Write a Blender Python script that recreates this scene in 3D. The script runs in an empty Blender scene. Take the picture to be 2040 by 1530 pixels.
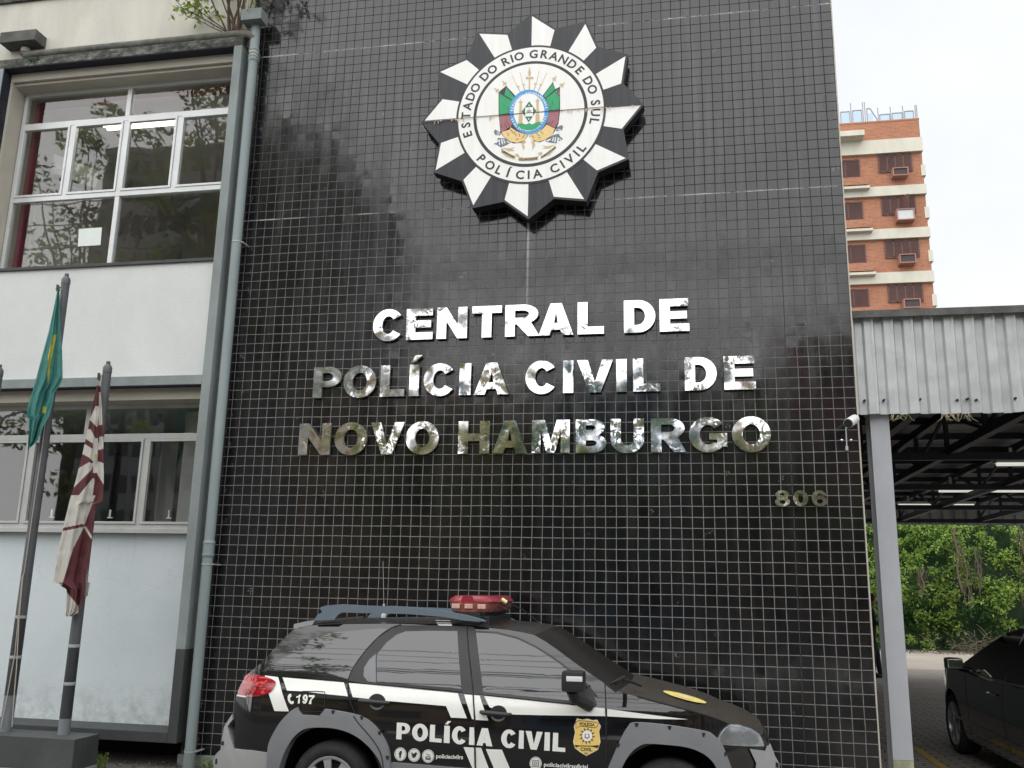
import bpy, bmesh, math, random
from mathutils import Vector, Matrix, noise
from mathutils.geometry import tessellate_polygon

SC = bpy.context.scene
COL = SC.collection
PI = math.pi
rnd = random.Random(7)

# ------------------------------------------------------------------ camera
CX, CY, CZ = -1.55891, -8.59124, 1.73382
CAMR = ((0.982433597781996, 0.1855860010042735, 0.01954641093308339),
        (-0.021932799867437756, 0.2188488485692419, -0.9755122417324613),
        (-0.1853191254002082, 0.9579472938064801, 0.2190748822885524))
FPX = 1805.5455
cam_d = bpy.data.cameras.new("Camera")
cam = bpy.data.objects.new("Camera", cam_d)
COL.objects.link(cam)
cam_d.sensor_width = 36.0
cam_d.lens = FPX / 2040.0 * 36.0
cam_d.clip_start = 0.1
cam_d.clip_end = 2000.0
m = Matrix.Identity(4)
for i in range(3):
    m[i][0] = CAMR[0][i]
    m[i][1] = -CAMR[1][i]
    m[i][2] = -CAMR[2][i]
m[0][3], m[1][3], m[2][3] = CX, CY, CZ
cam.matrix_world = m
SC.camera = cam

# ------------------------------------------------------------------ world
SUN_EL, SUN_ROT = math.radians(58), math.radians(205)
wd = bpy.data.worlds.new("World")
SC.world = wd
wd.use_nodes = True
nt = wd.node_tree
for n in list(nt.nodes):
    nt.nodes.remove(n)
w_out = nt.nodes.new("ShaderNodeOutputWorld")
w_bg = nt.nodes.new("ShaderNodeBackground")
w_sky = nt.nodes.new("ShaderNodeTexSky")
w_sky.sky_type = 'NISHITA'
w_sky.sun_disc = False
w_sky.sun_elevation = SUN_EL
w_sky.sun_rotation = SUN_ROT
w_sky.air_density = 1.2
w_sky.dust_density = 3.0
w_tc = nt.nodes.new("ShaderNodeTexCoord")
w_no = nt.nodes.new("ShaderNodeTexNoise")
w_no.inputs["Scale"].default_value = 2.2
w_no.inputs["Detail"].default_value = 5
w_no.inputs["Roughness"].default_value = 0.55
w_ra = nt.nodes.new("ShaderNodeValToRGB")
w_ra.color_ramp.elements[0].position = 0.30
w_ra.color_ramp.elements[0].color = (9.5, 9.9, 10.6, 1)
w_ra.color_ramp.elements[1].position = 0.72
w_ra.color_ramp.elements[1].color = (12.4, 12.6, 13.0, 1)
w_mix = nt.nodes.new("ShaderNodeMixRGB")
w_mix.inputs[0].default_value = 0.93
nt.links.new(w_tc.outputs["Generated"], w_no.inputs["Vector"])
nt.links.new(w_no.outputs["Fac"], w_ra.inputs["Fac"])
nt.links.new(w_sky.outputs["Color"], w_mix.inputs[1])
nt.links.new(w_ra.outputs["Color"], w_mix.inputs[2])
nt.links.new(w_mix.outputs["Color"], w_bg.inputs["Color"])
w_bg.inputs["Strength"].default_value = 0.053
nt.links.new(w_bg.outputs["Background"], w_out.inputs["Surface"])

# ------------------------------------------------------------------ sun (veiled by cloud)
sl = bpy.data.lights.new("Sun", 'SUN')
sl.energy = 2.3
sl.angle = math.radians(120)
sl.color = (1.0, 0.985, 0.955)
sun = bpy.data.objects.new("Sun", sl)
COL.objects.link(sun)
sd = Vector((math.sin(SUN_ROT) * math.cos(SUN_EL), math.cos(SUN_ROT) * math.cos(SUN_EL), math.sin(SUN_EL)))
sun.rotation_euler = sd.to_track_quat('Z', 'Y').to_euler()
sun.location = (-6, -14, 30)

# ------------------------------------------------------------------ colour management
SC.view_settings.view_transform = 'Standard'
SC.view_settings.look = 'None'
SC.view_settings.exposure = 0.80
SC.view_settings.gamma = 1.0
SC.view_settings.use_curve_mapping = False

# ------------------------------------------------------------------ measuring helpers
def _ray(px, py):
    a, b = (px - 1020.0) / FPX, (py - 765.0) / FPX
    return Vector((CAMR[0][0] * a + CAMR[1][0] * b + CAMR[2][0],
                   CAMR[0][1] * a + CAMR[1][1] * b + CAMR[2][1],
                   CAMR[0][2] * a + CAMR[1][2] * b + CAMR[2][2]))
CC = Vector((CX, CY, CZ))
def at(px, py, Y):           # photo measurement -> point on a vertical plane parallel to the wall
    d = _ray(px, py)
    return CC + d * ((Y - CY) / d.y)
def atz(px, py, Z):
    d = _ray(px, py)
    return CC + d * ((Z - CZ) / d.z)
def Z3(x, y): return (930 + x / 6.954, 120 + y / 6.954)
def Z5(x, y): return (580 + x / 2.0816, 560 + y / 2.0816)
def Z6(x, y): return (400 + x / 3.4, 1150 + y / 3.4)
def Z7(x, y): return (950 + x / 3.138, 1150 + y / 3.138)
def Z8(x, y): return (740 + x / 3.923, 1380 + y / 3.923)
def ZR(x, y): return (580 + x / 3.923, 1160 + y / 3.923)

# ------------------------------------------------------------------ objects
def tag(o, label=None, cat=None, group=None, kind=None):
    if label: o["label"] = label
    if cat: o["category"] = cat
    if group: o["group"] = group
    if kind: o["kind"] = kind
    return o
def thing(name, label, cat, loc=(0, 0, 0), group=None):
    o = bpy.data.objects.new(name, None)
    o.empty_display_size = 0.2
    COL.objects.link(o)
    o.location = loc
    return tag(o, label, cat, group)
def put(name, me, parent=None, label=None):
    o = bpy.data.objects.new(name, me)
    COL.objects.link(o)
    if parent is not None:
        o.parent = parent
        if parent.type == 'EMPTY':
            o.matrix_parent_inverse = Matrix.Translation(-Vector(parent.location))
    if label: o["label"] = label
    return o
def copy_tree(o, parent=None):
    c = o.copy()
    COL.objects.link(c)
    if parent is not None:
        c.parent = parent
        c.matrix_parent_inverse = o.matrix_parent_inverse.copy()
    for ch in list(o.children):
        copy_tree(ch, c)
    return c

def tess(loops):
    pts, off = [], []
    for l in loops:
        off.append(len(pts)); pts += l
    tris = tessellate_polygon([[Vector((p[0], p[1], 0)) for p in l] for l in loops])
    return pts, tris

def ell(cx, cy, rx, ry, a0=0, a1=360, n=24):
    full = abs(abs(a1 - a0) - 360) < 1e-6
    k = n if full else n + 1
    return [(cx + rx * math.cos(math.radians(a0 + (a1 - a0) * i / n)), cy + ry * math.sin(math.radians(a0 + (a1 - a0) * i / n))) for i in range(k)]

class MB:
    def __init__(s): s.bm = bmesh.new()
    def box(s, x0, x1, y0, y1, z0, z1, mi=0, bev=0.0):
        if x0 > x1: x0, x1 = x1, x0
        if y0 > y1: y0, y1 = y1, y0
        if z0 > z1: z0, z1 = z1, z0
        vs = [s.bm.verts.new(p) for p in ((x0, y0, z0), (x1, y0, z0), (x1, y1, z0), (x0, y1, z0), (x0, y0, z1), (x1, y0, z1), (x1, y1, z1), (x0, y1, z1))]
        fs = [s.bm.faces.new([vs[i] for i in f]) for f in ((0, 3, 2, 1), (4, 5, 6, 7), (0, 1, 5, 4), (1, 2, 6, 5), (2, 3, 7, 6), (3, 0, 4, 7))]
        for f in fs: f.material_index = mi
        if bev > 0:
            es = list({e for f in fs for e in f.edges})
            r = bmesh.ops.bevel(s.bm, geom=es, offset=bev, segments=2, affect='EDGES', profile=0.7)
            for f in r['faces']: f.material_index = mi
        return s
    def face(s, pts, mi=0):
        f = s.bm.faces.new([s.bm.verts.new(p) for p in pts]); f.material_index = mi
        return s
    def solid(s, loops, fn, d0, d1, mi=0, bev=0):
        """extrude 2-D loops; fn(a,b,d) maps to 3-D; d0 is the near face"""
        pts, tris = tess(loops)
        A = [s.bm.verts.new(fn(p[0], p[1], d0)) for p in pts]
        if d1 is None:
            for t in tris:
                try: s.bm.faces.new([A[i] for i in t]).material_index = mi
                except ValueError: pass
            return s
        Bv = [s.bm.verts.new(fn(p[0], p[1], d1)) for p in pts]
        for t in tris:
            try:
                s.bm.faces.new([A[i] for i in t]).material_index = mi
                s.bm.faces.new([Bv[i] for i in reversed(t)]).material_index = mi
            except ValueError: pass
        o = 0
        for l in loops:
            n = len(l)
            for i in range(n):
                j = (i + 1) % n
                s.bm.faces.new([A[o + i], Bv[o + i], Bv[o + j], A[o + j]]).material_index = mi
            o += n
        return s
    def xz(s, loops, y0, y1=None, mi=0):
        return s.solid(loops, lambda a, b, d: (a, d, b), y0, y1, mi)
    def pxpoly(s, pts, Y, thick=None, mi=0):
        l = [at(x, y, Y) for x, y in pts]
        return s.xz([[(p.x, p.z) for p in l]], Y, None if thick is None else Y + thick, mi)
    def tube(s, pts, r, seg=10, mi=0, cap=True):
        pts = [Vector(p) for p in pts]
        n = len(pts)
        rs = r if isinstance(r, (list, tuple)) else [r] * n
        rings = []
        up = Vector((0, 0, 1))
        t0 = (pts[1] - pts[0]).normalized()
        if abs(t0.dot(up)) > 0.9: up = Vector((1, 0, 0))
        nrm = (up - t0 * up.dot(t0)).normalized()
        for i in range(n):
            if i == 0: t = pts[1] - pts[0]
            elif i == n - 1: t = pts[-1] - pts[-2]
            else: t = (pts[i + 1] - pts[i]).normalized() + (pts[i] - pts[i - 1]).normalized()
            t = t.normalized()
            nrm = (nrm - t * nrm.dot(t)).normalized()
            b = t.cross(nrm)
            rings.append([s.bm.verts.new(pts[i] + (nrm * math.cos(2 * PI * k / seg) + b * math.sin(2 * PI * k / seg)) * rs[i]) for k in range(seg)])
        for i in range(n - 1):
            for k in range(seg):
                k2 = (k + 1) % seg
                s.bm.faces.new([rings[i][k], rings[i][k2], rings[i + 1][k2], rings[i + 1][k]]).material_index = mi
        if cap:
            s.bm.faces.new(list(reversed(rings[0]))).material_index = mi
            s.bm.faces.new(rings[-1]).material_index = mi
        return s
    def lathe(s, c, prof, axis='z', seg=24, mi=0):
        """prof: list of (radius, along)"""
        c = Vector(c)
        rings = []
        for r, h in prof:
            ring = []
            for k in range(seg):
                a = 2 * PI * k / seg
                u, v = r * math.cos(a), r * math.sin(a)
                p = {'z': (u, v, h), 'y': (u, h, v), 'x': (h, u, v)}[axis]
                ring.append(s.bm.verts.new(c + Vector(p)))
            rings.append(ring)
        for i in range(len(rings) - 1):
            for k in range(seg):
                k2 = (k + 1) % seg
                s.bm.faces.new([rings[i][k], rings[i][k2], rings[i + 1][k2], rings[i + 1][k]]).material_index = mi
        for r in (rings[0], rings[-1]):
            try: s.bm.faces.new(r).material_index = mi
            except ValueError: pass
        return s
    def grid(s, rows, mi=0, mifn=None):
        V = [[s.bm.verts.new(p) for p in r] for r in rows]
        for i in range(len(V) - 1):
            for j in range(len(V[0]) - 1):
                f = s.bm.faces.new([V[i][j], V[i][j + 1], V[i + 1][j + 1], V[i + 1][j]])
                f.material_index = mifn(i, j) if mifn else mi
        return s
    def mesh(s, me, M, mi=0):
        vs = [s.bm.verts.new(M @ v.co) for v in me.vertices]
        for p in me.polygons:
            try: s.bm.faces.new([vs[i] for i in p.vertices]).material_index = mi
            except ValueError: pass
        return s
    def build(s, name, mats, parent=None, smooth=None, recalc=True, label=None):
        if recalc: bmesh.ops.recalc_face_normals(s.bm, faces=s.bm.faces[:])
        me = bpy.data.meshes.new(name)
        s.bm.to_mesh(me); s.bm.free()
        for mm in (mats if isinstance(mats, (list, tuple)) else [mats]): me.materials.append(mm)
        if smooth:
            me.shade_smooth()
            me.set_sharp_from_angle(angle=math.radians(smooth))
        return put(name, me, parent, label)

# ------------------------------------------------------------------ lettering
_tc = {}
def text_mesh(body, size=1.0, ext=0.0, offset=0.0, align='CENTER', shear=0.0):
    k = (body, size, ext, offset, align, shear)
    if k in _tc: return _tc[k]
    cu = bpy.data.curves.new("lettering", 'FONT')
    cu.body = body; cu.size = size; cu.extrude = ext; cu.offset = offset
    cu.align_x = align; cu.resolution_u = 3; cu.shear = shear
    o = bpy.data.objects.new("lettering", cu)
    COL.objects.link(o)
    dg = bpy.context.evaluated_depsgraph_get(); dg.update()
    me = bpy.data.meshes.new_from_object(o.evaluated_get(dg))
    bpy.data.objects.remove(o); bpy.data.curves.remove(cu)
    _tc[k] = me
    return me

def glyph(ch, w, s=0.28, h=0.22):
    if ch == 'I': return [[(0, 0), (w, 0), (w, 1), (0, 1)]]
    if ch == 'L': return [[(0, 0), (w, 0), (w, h), (s, h), (s, 1), (0, 1)]]
    if ch == 'E': return [[(0, 0), (w, 0), (w, h), (s, h), (s, .5 - h / 2), (w * .93, .5 - h / 2), (w * .93, .5 + h / 2), (s, .5 + h / 2), (s, 1 - h), (w * .98, 1 - h), (w * .98, 1), (0, 1)]]
    if ch == 'T': return [[(w / 2 - s / 2, 0), (w / 2 + s / 2, 0), (w / 2 + s / 2, 1 - h), (w, 1 - h), (w, 1), (0, 1), (0, 1 - h), (w / 2 - s / 2, 1 - h)]]
    if ch == 'H': return [[(0, 0), (s, 0), (s, .5 - h / 2), (w - s, .5 - h / 2), (w - s, 0), (w, 0), (w, 1), (w - s, 1), (w - s, .5 + h / 2), (s, .5 + h / 2), (s, 1), (0, 1)]]
    if ch == 'N': return [[(0, 0), (s, 0), (s, .56), (w - s, 0), (w, 0), (w, 1), (w - s, 1), (w - s, .44), (s, 1), (0, 1)]]
    if ch == 'V': return [[(w / 2 - s * .55, 0), (w / 2 + s * .55, 0), (w, 1), (w - s * 1.08, 1), (w / 2, .30), (s * 1.08, 1), (0, 1)]]
    if ch == 'A':
        wa, wb, q = w / 2 - s * .57, w / 2 + s * .57, s * 1.1
        return [[(0, 0), (q, 0), (q + wa * .17, .17), (w - q - wa * .17, .17), (w - q, 0), (w, 0), (wb, 1), (wa, 1)],
                [(q + wa * .38, .38), (w - q - wa * .38, .38), (w / 2, .74)]]
    if ch == 'M': return [[(0, 0), (s * .88, 0), (s * .88, .70), (w / 2 - s * .42, 0), (w / 2 + s * .42, 0), (w - s * .88, .70), (w - s * .88, 0), (w, 0), (w, 1), (w - s * 1.3, 1), (w / 2, .36), (s * 1.3, 1), (0, 1)]]
    if ch in 'O0': return [ell(w / 2, .5, w / 2, .52, n=36), ell(w / 2, .5, w / 2 - s, .52 - h, n=28)]
    if ch == 'C':
        return [ell(w / 2, .5, w / 2, .52, 36, 324, 34) + ell(w / 2, .5, w / 2 - s, .52 - h, 322, 38, 26)]
    if ch == 'G':
        return [ell(w / 2, .5, w / 2, .52, 38, 318, 32) + [(w, .14), (w, .54), (w * .54, .54), (w * .54, .35), (w - s * .95, .35), (w - s * .95, .25)] + ell(w / 2, .5, w / 2 - s, .52 - h, 310, 40, 24)]
    if ch == 'D':
        return [[(0, 0)] + ell(w * .45, .5, w * .55, .5, -90, 90, 22) + [(0, 1)],
                [(s, h)] + ell(w * .42, .5, w * .58 - s, .5 - h, -90, 90, 18) + [(s, 1 - h)]]
    if ch == 'P':
        return [[(0, 0), (s, 0), (s, .35)] + ell(w * .55, .675, w * .45, .325, -90, 90, 18) + [(0, 1)],
                [(s, .35 + h * .85)] + ell(w * .5, .675, w * .5 - s * .95, .325 - h * .85, -90, 90, 14) + [(s, 1 - h * .85)]]
    if ch == 'R':
        return [[(0, 0), (s, 0), (s, .38), (s + .05, .38), (w - s * 1.15, 0), (w, 0), (w * .76, .42)] + ell(w * .53, .70, w * .43, .30, -58, 90, 16) + [(0, 1)],
                [(s, .40 + h * .8)] + ell(w * .5, .70, w * .46 - s * .95, .30 - h * .8, -90, 90, 14) + [(s, 1 - h * .8)]]
    if ch == 'B':
        return [[(0, 0)] + ell(w * .55, .28, w * .45, .28, -90, 62, 14) + ell(w * .53, .755, w * .42, .245, -52, 90, 14) + [(0, 1)],
                [(s, h * .85)] + ell(w * .5, .285, w * .5 - s * .95, .285 - h * .85, -90, 90, 12) + [(s, .57 - h * .85)],
                [(s, .755 - .245 + h * .72)] + ell(w * .5, .755, w * .46 - s * .95, .245 - h * .75, -90, 90, 12) + [(s, 1 - h * .78)]]
    if ch == 'U':
        return [[(0, 1)] + ell(w / 2, .38, w / 2, .40, 180, 360, 22) + [(w, 1), (w - s, 1)] + ell(w / 2, .38, w / 2 - s, .40 - h, 360, 180, 18) + [(s, 1)]]
    if ch == '8':
        return [ell(w / 2, .28, w / 2, .30, 140, 400, 28) + ell(w / 2, .755, w * .45, .265, -38, 218, 24),
                ell(w / 2, .27, w / 2 - s * .92, .30 - h * .8, n=18), ell(w / 2, .76, w * .45 - s * .9, .265 - h * .8, n=18)]
    if ch in '69':
        L = [[(w * .97, .73)] + ell(w / 2, .5, w / 2, .52, 40, 262, 26) + ell(w / 2, .325, w / 2, .345, -82, 96, 20) + [(s * .98, .56)] + ell(w / 2, .5, w / 2 - s * .95, .52 - h * .95, 150, 58, 10) + [(w * .70, .72)],
             ell(w * .52, .315, w / 2 - s * .92, .335 - h * .85, n=18)]
        if ch == '9': L = [[(w - x, 1 - y) for x, y in l] for l in L]
        return L
    if ch == '1': return [[(w * .52, 0), (w * .52 + s, 0), (w * .52 + s, 1), (w * .60, 1), (w * .42, .86), (0, .78), (0, .60), (w * .52, .70)]]
    if ch == '7': return [[(w * .18, 0), (w * .18 + s * 1.05, 0), (w * .55, .45), (w, .80), (w, 1), (0, 1), (0, 1 - h), (w * .62, 1 - h), (w * .30, .45)]]
    raise KeyError(ch)

# ------------------------------------------------------------------ materials
class NT:
    def __init__(s, name):
        s.m = bpy.data.materials.new(name); s.m.use_nodes = True
        s.t = s.m.node_tree
        for n in list(s.t.nodes): s.t.nodes.remove(n)
        s.out = s.t.nodes.new("ShaderNodeOutputMaterial")
        s._pos = None
    def n(s, typ, ins=None, **props):
        nd = s.t.nodes.new("ShaderNode" + typ)
        for k, v in props.items(): setattr(nd, k, v)
        for k, v in (ins or {}).items(): s.set(nd.inputs[k], v)
        return nd
    def set(s, inp, v):
        if isinstance(v, bpy.types.NodeSocket): s.t.links.new(v, inp)
        elif isinstance(v, (tuple, list)) and len(v) == 3 and inp.type == 'RGBA': inp.default_value = (*v, 1)
        else: inp.default_value = v
    def pos(s):
        if s._pos is None: s._pos = s.n("NewGeometry").outputs["Position"]
        return s._pos
    def math(s, op, a, b=None, c=None, clamp=False):
        nd = s.n("Math", operation=op, use_clamp=clamp)
        s.set(nd.inputs[0], a)
        if b is not None: s.set(nd.inputs[1], b)
        if c is not None: s.set(nd.inputs[2], c)
        return nd.outputs[0]
    def vmath(s, op, a, b=None):
        nd = s.n("VectorMath", operation=op)
        s.set(nd.inputs[0], a)
        if b is not None: s.set(nd.inputs[1], b)
        return nd.outputs[0]
    def scale(s, v, k):
        nd = s.n("VectorMath", operation='SCALE'); s.set(nd.inputs[0], v); s.set(nd.inputs["Scale"], k)
        return nd.outputs[0]
    def mapv(s, scale=(1, 1, 1), loc=(0, 0, 0), vec=None, rot=(0, 0, 0)):
        nd = s.n("Mapping"); s.set(nd.inputs["Vector"], vec or s.pos())
        nd.inputs["Scale"].default_value = scale; nd.inputs["Location"].default_value = loc; nd.inputs["Rotation"].default_value = rot
        return nd.outputs[0]
    def noise(s, scale, detail=4, rough=.55, vec=None, dist=0):
        nd = s.n("TexNoise", {"Scale": scale, "Detail": detail, "Roughness": rough, "Distortion": dist})
        s.set(nd.inputs["Vector"], vec or s.pos())
        return nd
    def ramp(s, f, stops):
        nd = s.n("ValToRGB"); s.set(nd.inputs["Fac"], f)
        e = nd.color_ramp.elements
        while len(e) < len(stops): e.new(0.5)
        for i, (p, c) in enumerate(stops):
            e[i].position = p
            e[i].color = (c, c, c, 1) if isinstance(c, (int, float)) else (*c, 1)
        return nd.outputs["Color"]
    def mix(s, f, a, b, mode='MIX'):
        nd = s.n("MixRGB", blend_type=mode)
        s.set(nd.inputs[0], f); s.set(nd.inputs[1], a); s.set(nd.inputs[2], b)
        return nd.outputs[0]
    def maprange(s, v, a, b, c=0., d=1.):
        nd = s.n("MapRange"); s.set(nd.inputs[0], v)
        for i, x in enumerate((a, b, c, d)): nd.inputs[i + 1].default_value = x
        return nd.outputs[0]
    def bump(s, h, strength=.2, dist=.01):
        return s.n("Bump", {"Height": h, "Strength": strength, "Distance": dist}).outputs[0]
    def bsdf(s, **k):
        nd = s.n("BsdfPrincipled")
        names = {"base": "Base Color", "rough": "Roughness", "metal": "Metallic", "normal": "Normal", "ior": "IOR", "coat": "Coat Weight", "coatr": "Coat Roughness", "spec": "Specular IOR Level", "emit": "Emission Color", "emits": "Emission Strength", "sheen": "Sheen Weight", "trans": "Transmission Weight"}
        for a, v in k.items(): s.set(nd.inputs[names[a]], v)
        s.t.links.new(nd.outputs[0], s.out.inputs["Surface"])
        return nd
def clampc(c): return tuple(max(0.0, min(1.0, x)) for x in c)

def mat(name, col, rough=.6, metal=0., var=.12, scale=4., bump=.0, bscale=60., spec=.5, coat=0., ior=1.5, dirt=None, dirt_scale=1.5, dirt_amt=.5, stretch=(1, 1, 1)):
    t = NT(name)
    v = t.mapv(stretch)
    nz = t.noise(scale, 5, .6, v)
    c = t.ramp(nz.outputs["Fac"], [(.3, clampc(tuple(x * (1 - var) for x in col))), (.7, clampc(tuple(x * (1 + var) for x in col)))])
    if dirt:
        d = t.noise(dirt_scale, 6, .65, v, .4)
        f = t.ramp(d.outputs["Fac"], [(.45, 0.), (.75, dirt_amt)])
        c = t.mix(f, c, dirt)
    k = dict(base=c, rough=rough, metal=metal, spec=spec, coat=coat, ior=ior)
    if bump:
        b = t.noise(bscale, 3, .6)
        k["normal"] = t.bump(b.outputs["Fac"], bump, .01)
    t.bsdf(**k)
    return t.m
M = {}
# ---- the glazed black wall tiles (10 cm grid), grout paler low down, blackened high up
def tile_material():
    t = NT("black_glazed_tile")
    sep = t.n("SeparateXYZ"); t.set(sep.inputs[0], t.pos())
    # hand-laid: grid lines wander a little
    wob = t.noise(2.3, 2, .5); wob2 = t.n("SeparateXYZ"); t.set(wob2.inputs[0], wob.outputs["Color"])
    u0 = t.math('MULTIPLY_ADD', sep.outputs[0], 10.0, 1000.0)
    v0 = t.math('MULTIPLY', sep.outputs[2], 10.0)
    u = t.math('ADD', u0, t.math('MULTIPLY', t.math('SUBTRACT', wob2.outputs[0], .5), .13))
    v = t.math('ADD', v0, t.math('MULTIPLY', t.math('SUBTRACT', wob2.outputs[1], .5), .13))
    fu, fv = t.math('FRACT', u), t.math('FRACT', v)
    du = t.math('ABSOLUTE', t.math('SUBTRACT', fu, .5)); dv = t.math('ABSOLUTE', t.math('SUBTRACT', fv, .5))
    jd = t.math('MAXIMUM', du, dv)
    joint = t.maprange(jd, .459, .477)
    cell = t.n("CombineXYZ"); t.set(cell.inputs[0], t.math('FLOOR', u)); t.set(cell.inputs[1], t.math('FLOOR', v))
    wn = t.n("TexWhiteNoise", noise_dimensions='3D'); t.set(wn.inputs["Vector"], cell.outputs[0])
    # per tile tilt + slightly pillowed glaze
    tilt = t.scale(t.vmath('SUBTRACT', wn.outputs["Color"], (.5, .5, .5)), .013)
    wav = t.noise(9., 2, .5)
    wavv = t.scale(t.vmath('SUBTRACT', wav.outputs["Color"], (.5, .5, .5)), .030)
    g = t.n("NewGeometry")
    nrm = t.vmath('NORMALIZE', t.vmath('ADD', t.vmath('ADD', g.outputs["Normal"], tilt), wavv))
    bmp = t.n("Bump", {"Strength": .6, "Distance": .004}); t.set(bmp.inputs["Height"], t.math('SUBTRACT', 1.0, joint)); t.set(bmp.inputs["Normal"], nrm)
    # tile colour: near black, brownish or bluish by tile, with limey drips
    tc = t.ramp(wn.outputs["Value"], [(0., (.0048, .0054, .0068)), (.5, (.0070, .0072, .0080)), (1., (.0105, .0092, .0092))])
    st = t.noise(1.0, 6, .7, t.mapv((9., 1., .55)))
    stf = t.ramp(st.outputs["Fac"], [(.50, 0.), (.80, .17)])
    up = t.maprange(sep.outputs[2], 2.0, 6.5, .25, 1.0)
    stf = t.math('MULTIPLY', stf, up)
    tc = t.mix(stf, tc, (.30, .31, .32))
    # drip stain under the star badge
    dx = t.math('ABSOLUTE', t.math('ADD', sep.outputs[0], 3.085))
    wd_ = t.noise(3.2, 3, .6, t.mapv((2., 1., 1.)))
    dw = t.math('MULTIPLY_ADD', wd_.outputs["Fac"], .03, .005)
    dm = t.math('MULTIPLY', t.math('SUBTRACT', 1.0, t.math('DIVIDE', dx, dw), clamp=True), t.maprange(sep.outputs[2], 4.2, 5.3, .0, .75))
    dm = t.math('MULTIPLY', dm, t.math('LESS_THAN', sep.outputs[2], 5.5))
    tc = t.mix(dm, tc, (.45, .50, .54))
    ch = t.math('MULTIPLY', t.ramp(t.noise(6.3, 2, .5).outputs["Fac"], [(.70, 0.), (.74, 1.)]), t.ramp(t.noise(48., 3, .6).outputs["Fac"], [(.52, 0.), (.60, .45)]))
    le = t.math('MULTIPLY', t.maprange(sep.outputs[0], -6.08, -6.16), t.ramp(t.noise(11., 4, .7, t.mapv((1.4, 1., .6))).outputs["Fac"], [(.60, 0.), (.70, .30)]))
    tc = t.mix(t.math('MAXIMUM', ch, le), tc, (.36, .38, .39))
    # grout
    gn = t.noise(1.1, 5, .6)
    gh = t.math('ADD', sep.outputs[2], t.math('MULTIPLY', t.math('SUBTRACT', gn.outputs["Fac"], .5), 3.0))
    gh = t.math('ADD', gh, t.math('MULTIPLY', sep.outputs[0], .22))
    gc = t.ramp(t.maprange(gh, 2.6, 5.6), [(0., (.215, .212, .200)), (.55, (.135, .135, .13)), (1., (.026, .026, .030))])
    gfine = t.noise(14., 3, .6)
    gc = t.mix(.5, gc, t.mix(1., gc, t.ramp(gfine.outputs["Fac"], [(.3, .25), (.7, 1.35)]), 'MULTIPLY'))
    # the wide movement joints: rows at z 5.6 / 7.6 and one column near the right end
    def band(val, c0, w): return t.math('LESS_THAN', t.math('ABSOLUTE', t.math('SUBTRACT', val, c0)), w)
    seal = band(sep.outputs[0], -.6, .006)
    gc = t.mix(seal, gc, (.05, .055, .06))
    lime = t.math('MULTIPLY', t.math('MAXIMUM', band(sep.outputs[2], 5.6, .007), band(sep.outputs[2], 7.6, .007)), t.ramp(t.noise(2.6, 6, .75).outputs["Fac"], [(.42, 0.), (.62, .8)]))
    col = t.mix(joint, tc, gc)
    col = t.mix(lime, col, (.5, .5, .5))
    # soot strip just under the two movement joints
    rgh = t.noise(1.0, 5, .65, t.mapv((5., 1., .8)))
    r0 = t.ramp(rgh.outputs["Fac"], [(.35, .05), (.70, .22)])
    rough = t.mix(joint, r0, (.85, .85, .85))
    spec = t.math('MULTIPLY', t.math('SUBTRACT', 1.0, joint), .42)
    spec = t.math('ADD', spec, .08)
    t.bsdf(base=col, rough=rough, normal=bmp.outputs[0], spec=spec, ior=1.60)
    return t.m
M['tile'] = tile_material()

def steel_material():
    t = NT("polished_steel")
    a = t.noise(6.0, 2, .5); b = t.noise(2.2, 2, .5, dist=1.2)
    na = t.scale(t.vmath('SUBTRACT', a.outputs["Color"], (.5, .5, .5)), .18)
    nb = t.scale(t.vmath('SUBTRACT', b.outputs["Color"], (.5, .5, .5)), .30)
    c = t.noise(11.0, 2, .5, dist=2.5); cm = t.ramp(t.noise(3.1, 2, .5).outputs["Fac"], [(.42, 0.), (.62, 1.)])
    nc = t.scale(t.vmath('SUBTRACT', c.outputs["Color"], (.5, .5, .5)), t.math('MULTIPLY', cm, .34))
    g = t.n("NewGeometry")
    nrm = t.vmath('NORMALIZE', t.vmath('ADD', t.vmath('ADD', t.vmath('ADD', g.outputs["Normal"], na), nb), nc))
    d = t.noise(14, 4, .6)
    t.bsdf(base=t.ramp(d.outputs["Fac"], [(.3, (.74, .745, .75)), (.7, (.88, .885, .89))]), metal=1.0, rough=t.ramp(d.outputs["Fac"], [(.4, .10), (.75, .22)]), normal=nrm)
    return t.m
M['steel'] = steel_material()
M['steel_edge'] = mat("brushed_steel_edge", (.42, .41, .38), .35, .9, .2, 9)

M['plaster_up'] = mat("cream_plaster", (.60, .58, .515), .85, 0, .07, 1.2, .35, 45, .3, dirt=(.36, .34, .29), dirt_scale=.9, dirt_amt=.45, stretch=(2.2, 1, .7))
M['plaster_mid'] = mat("white_plaster", (.655, .672, .66), .85, 0, .05, 1.2, .3, 45, .3, dirt=(.44, .46, .46), dirt_scale=.8, dirt_amt=.35, stretch=(1, 1, .8))
M['plaster_low'] = mat("pale_blue_plaster", (.62, .675, .695), .8, 0, .05, 1.0, .3, 55, .35, dirt=(.52, .56, .57), dirt_scale=.9, dirt_amt=.3)
M['plaster_rev'] = mat("beige_reveal", (.50, .47, .405), .85, 0, .08, 2, .2, 40, .3, dirt=(.3, .28, .24), dirt_amt=.4)
M['frame'] = mat("grey_green_paint", (.24, .275, .272), .7, 0, .13, 2.5, .35, 35, .4, dirt=(.13, .15, .145), dirt_scale=2.2, dirt_amt=.55, stretch=(1, 1, .6))
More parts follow.
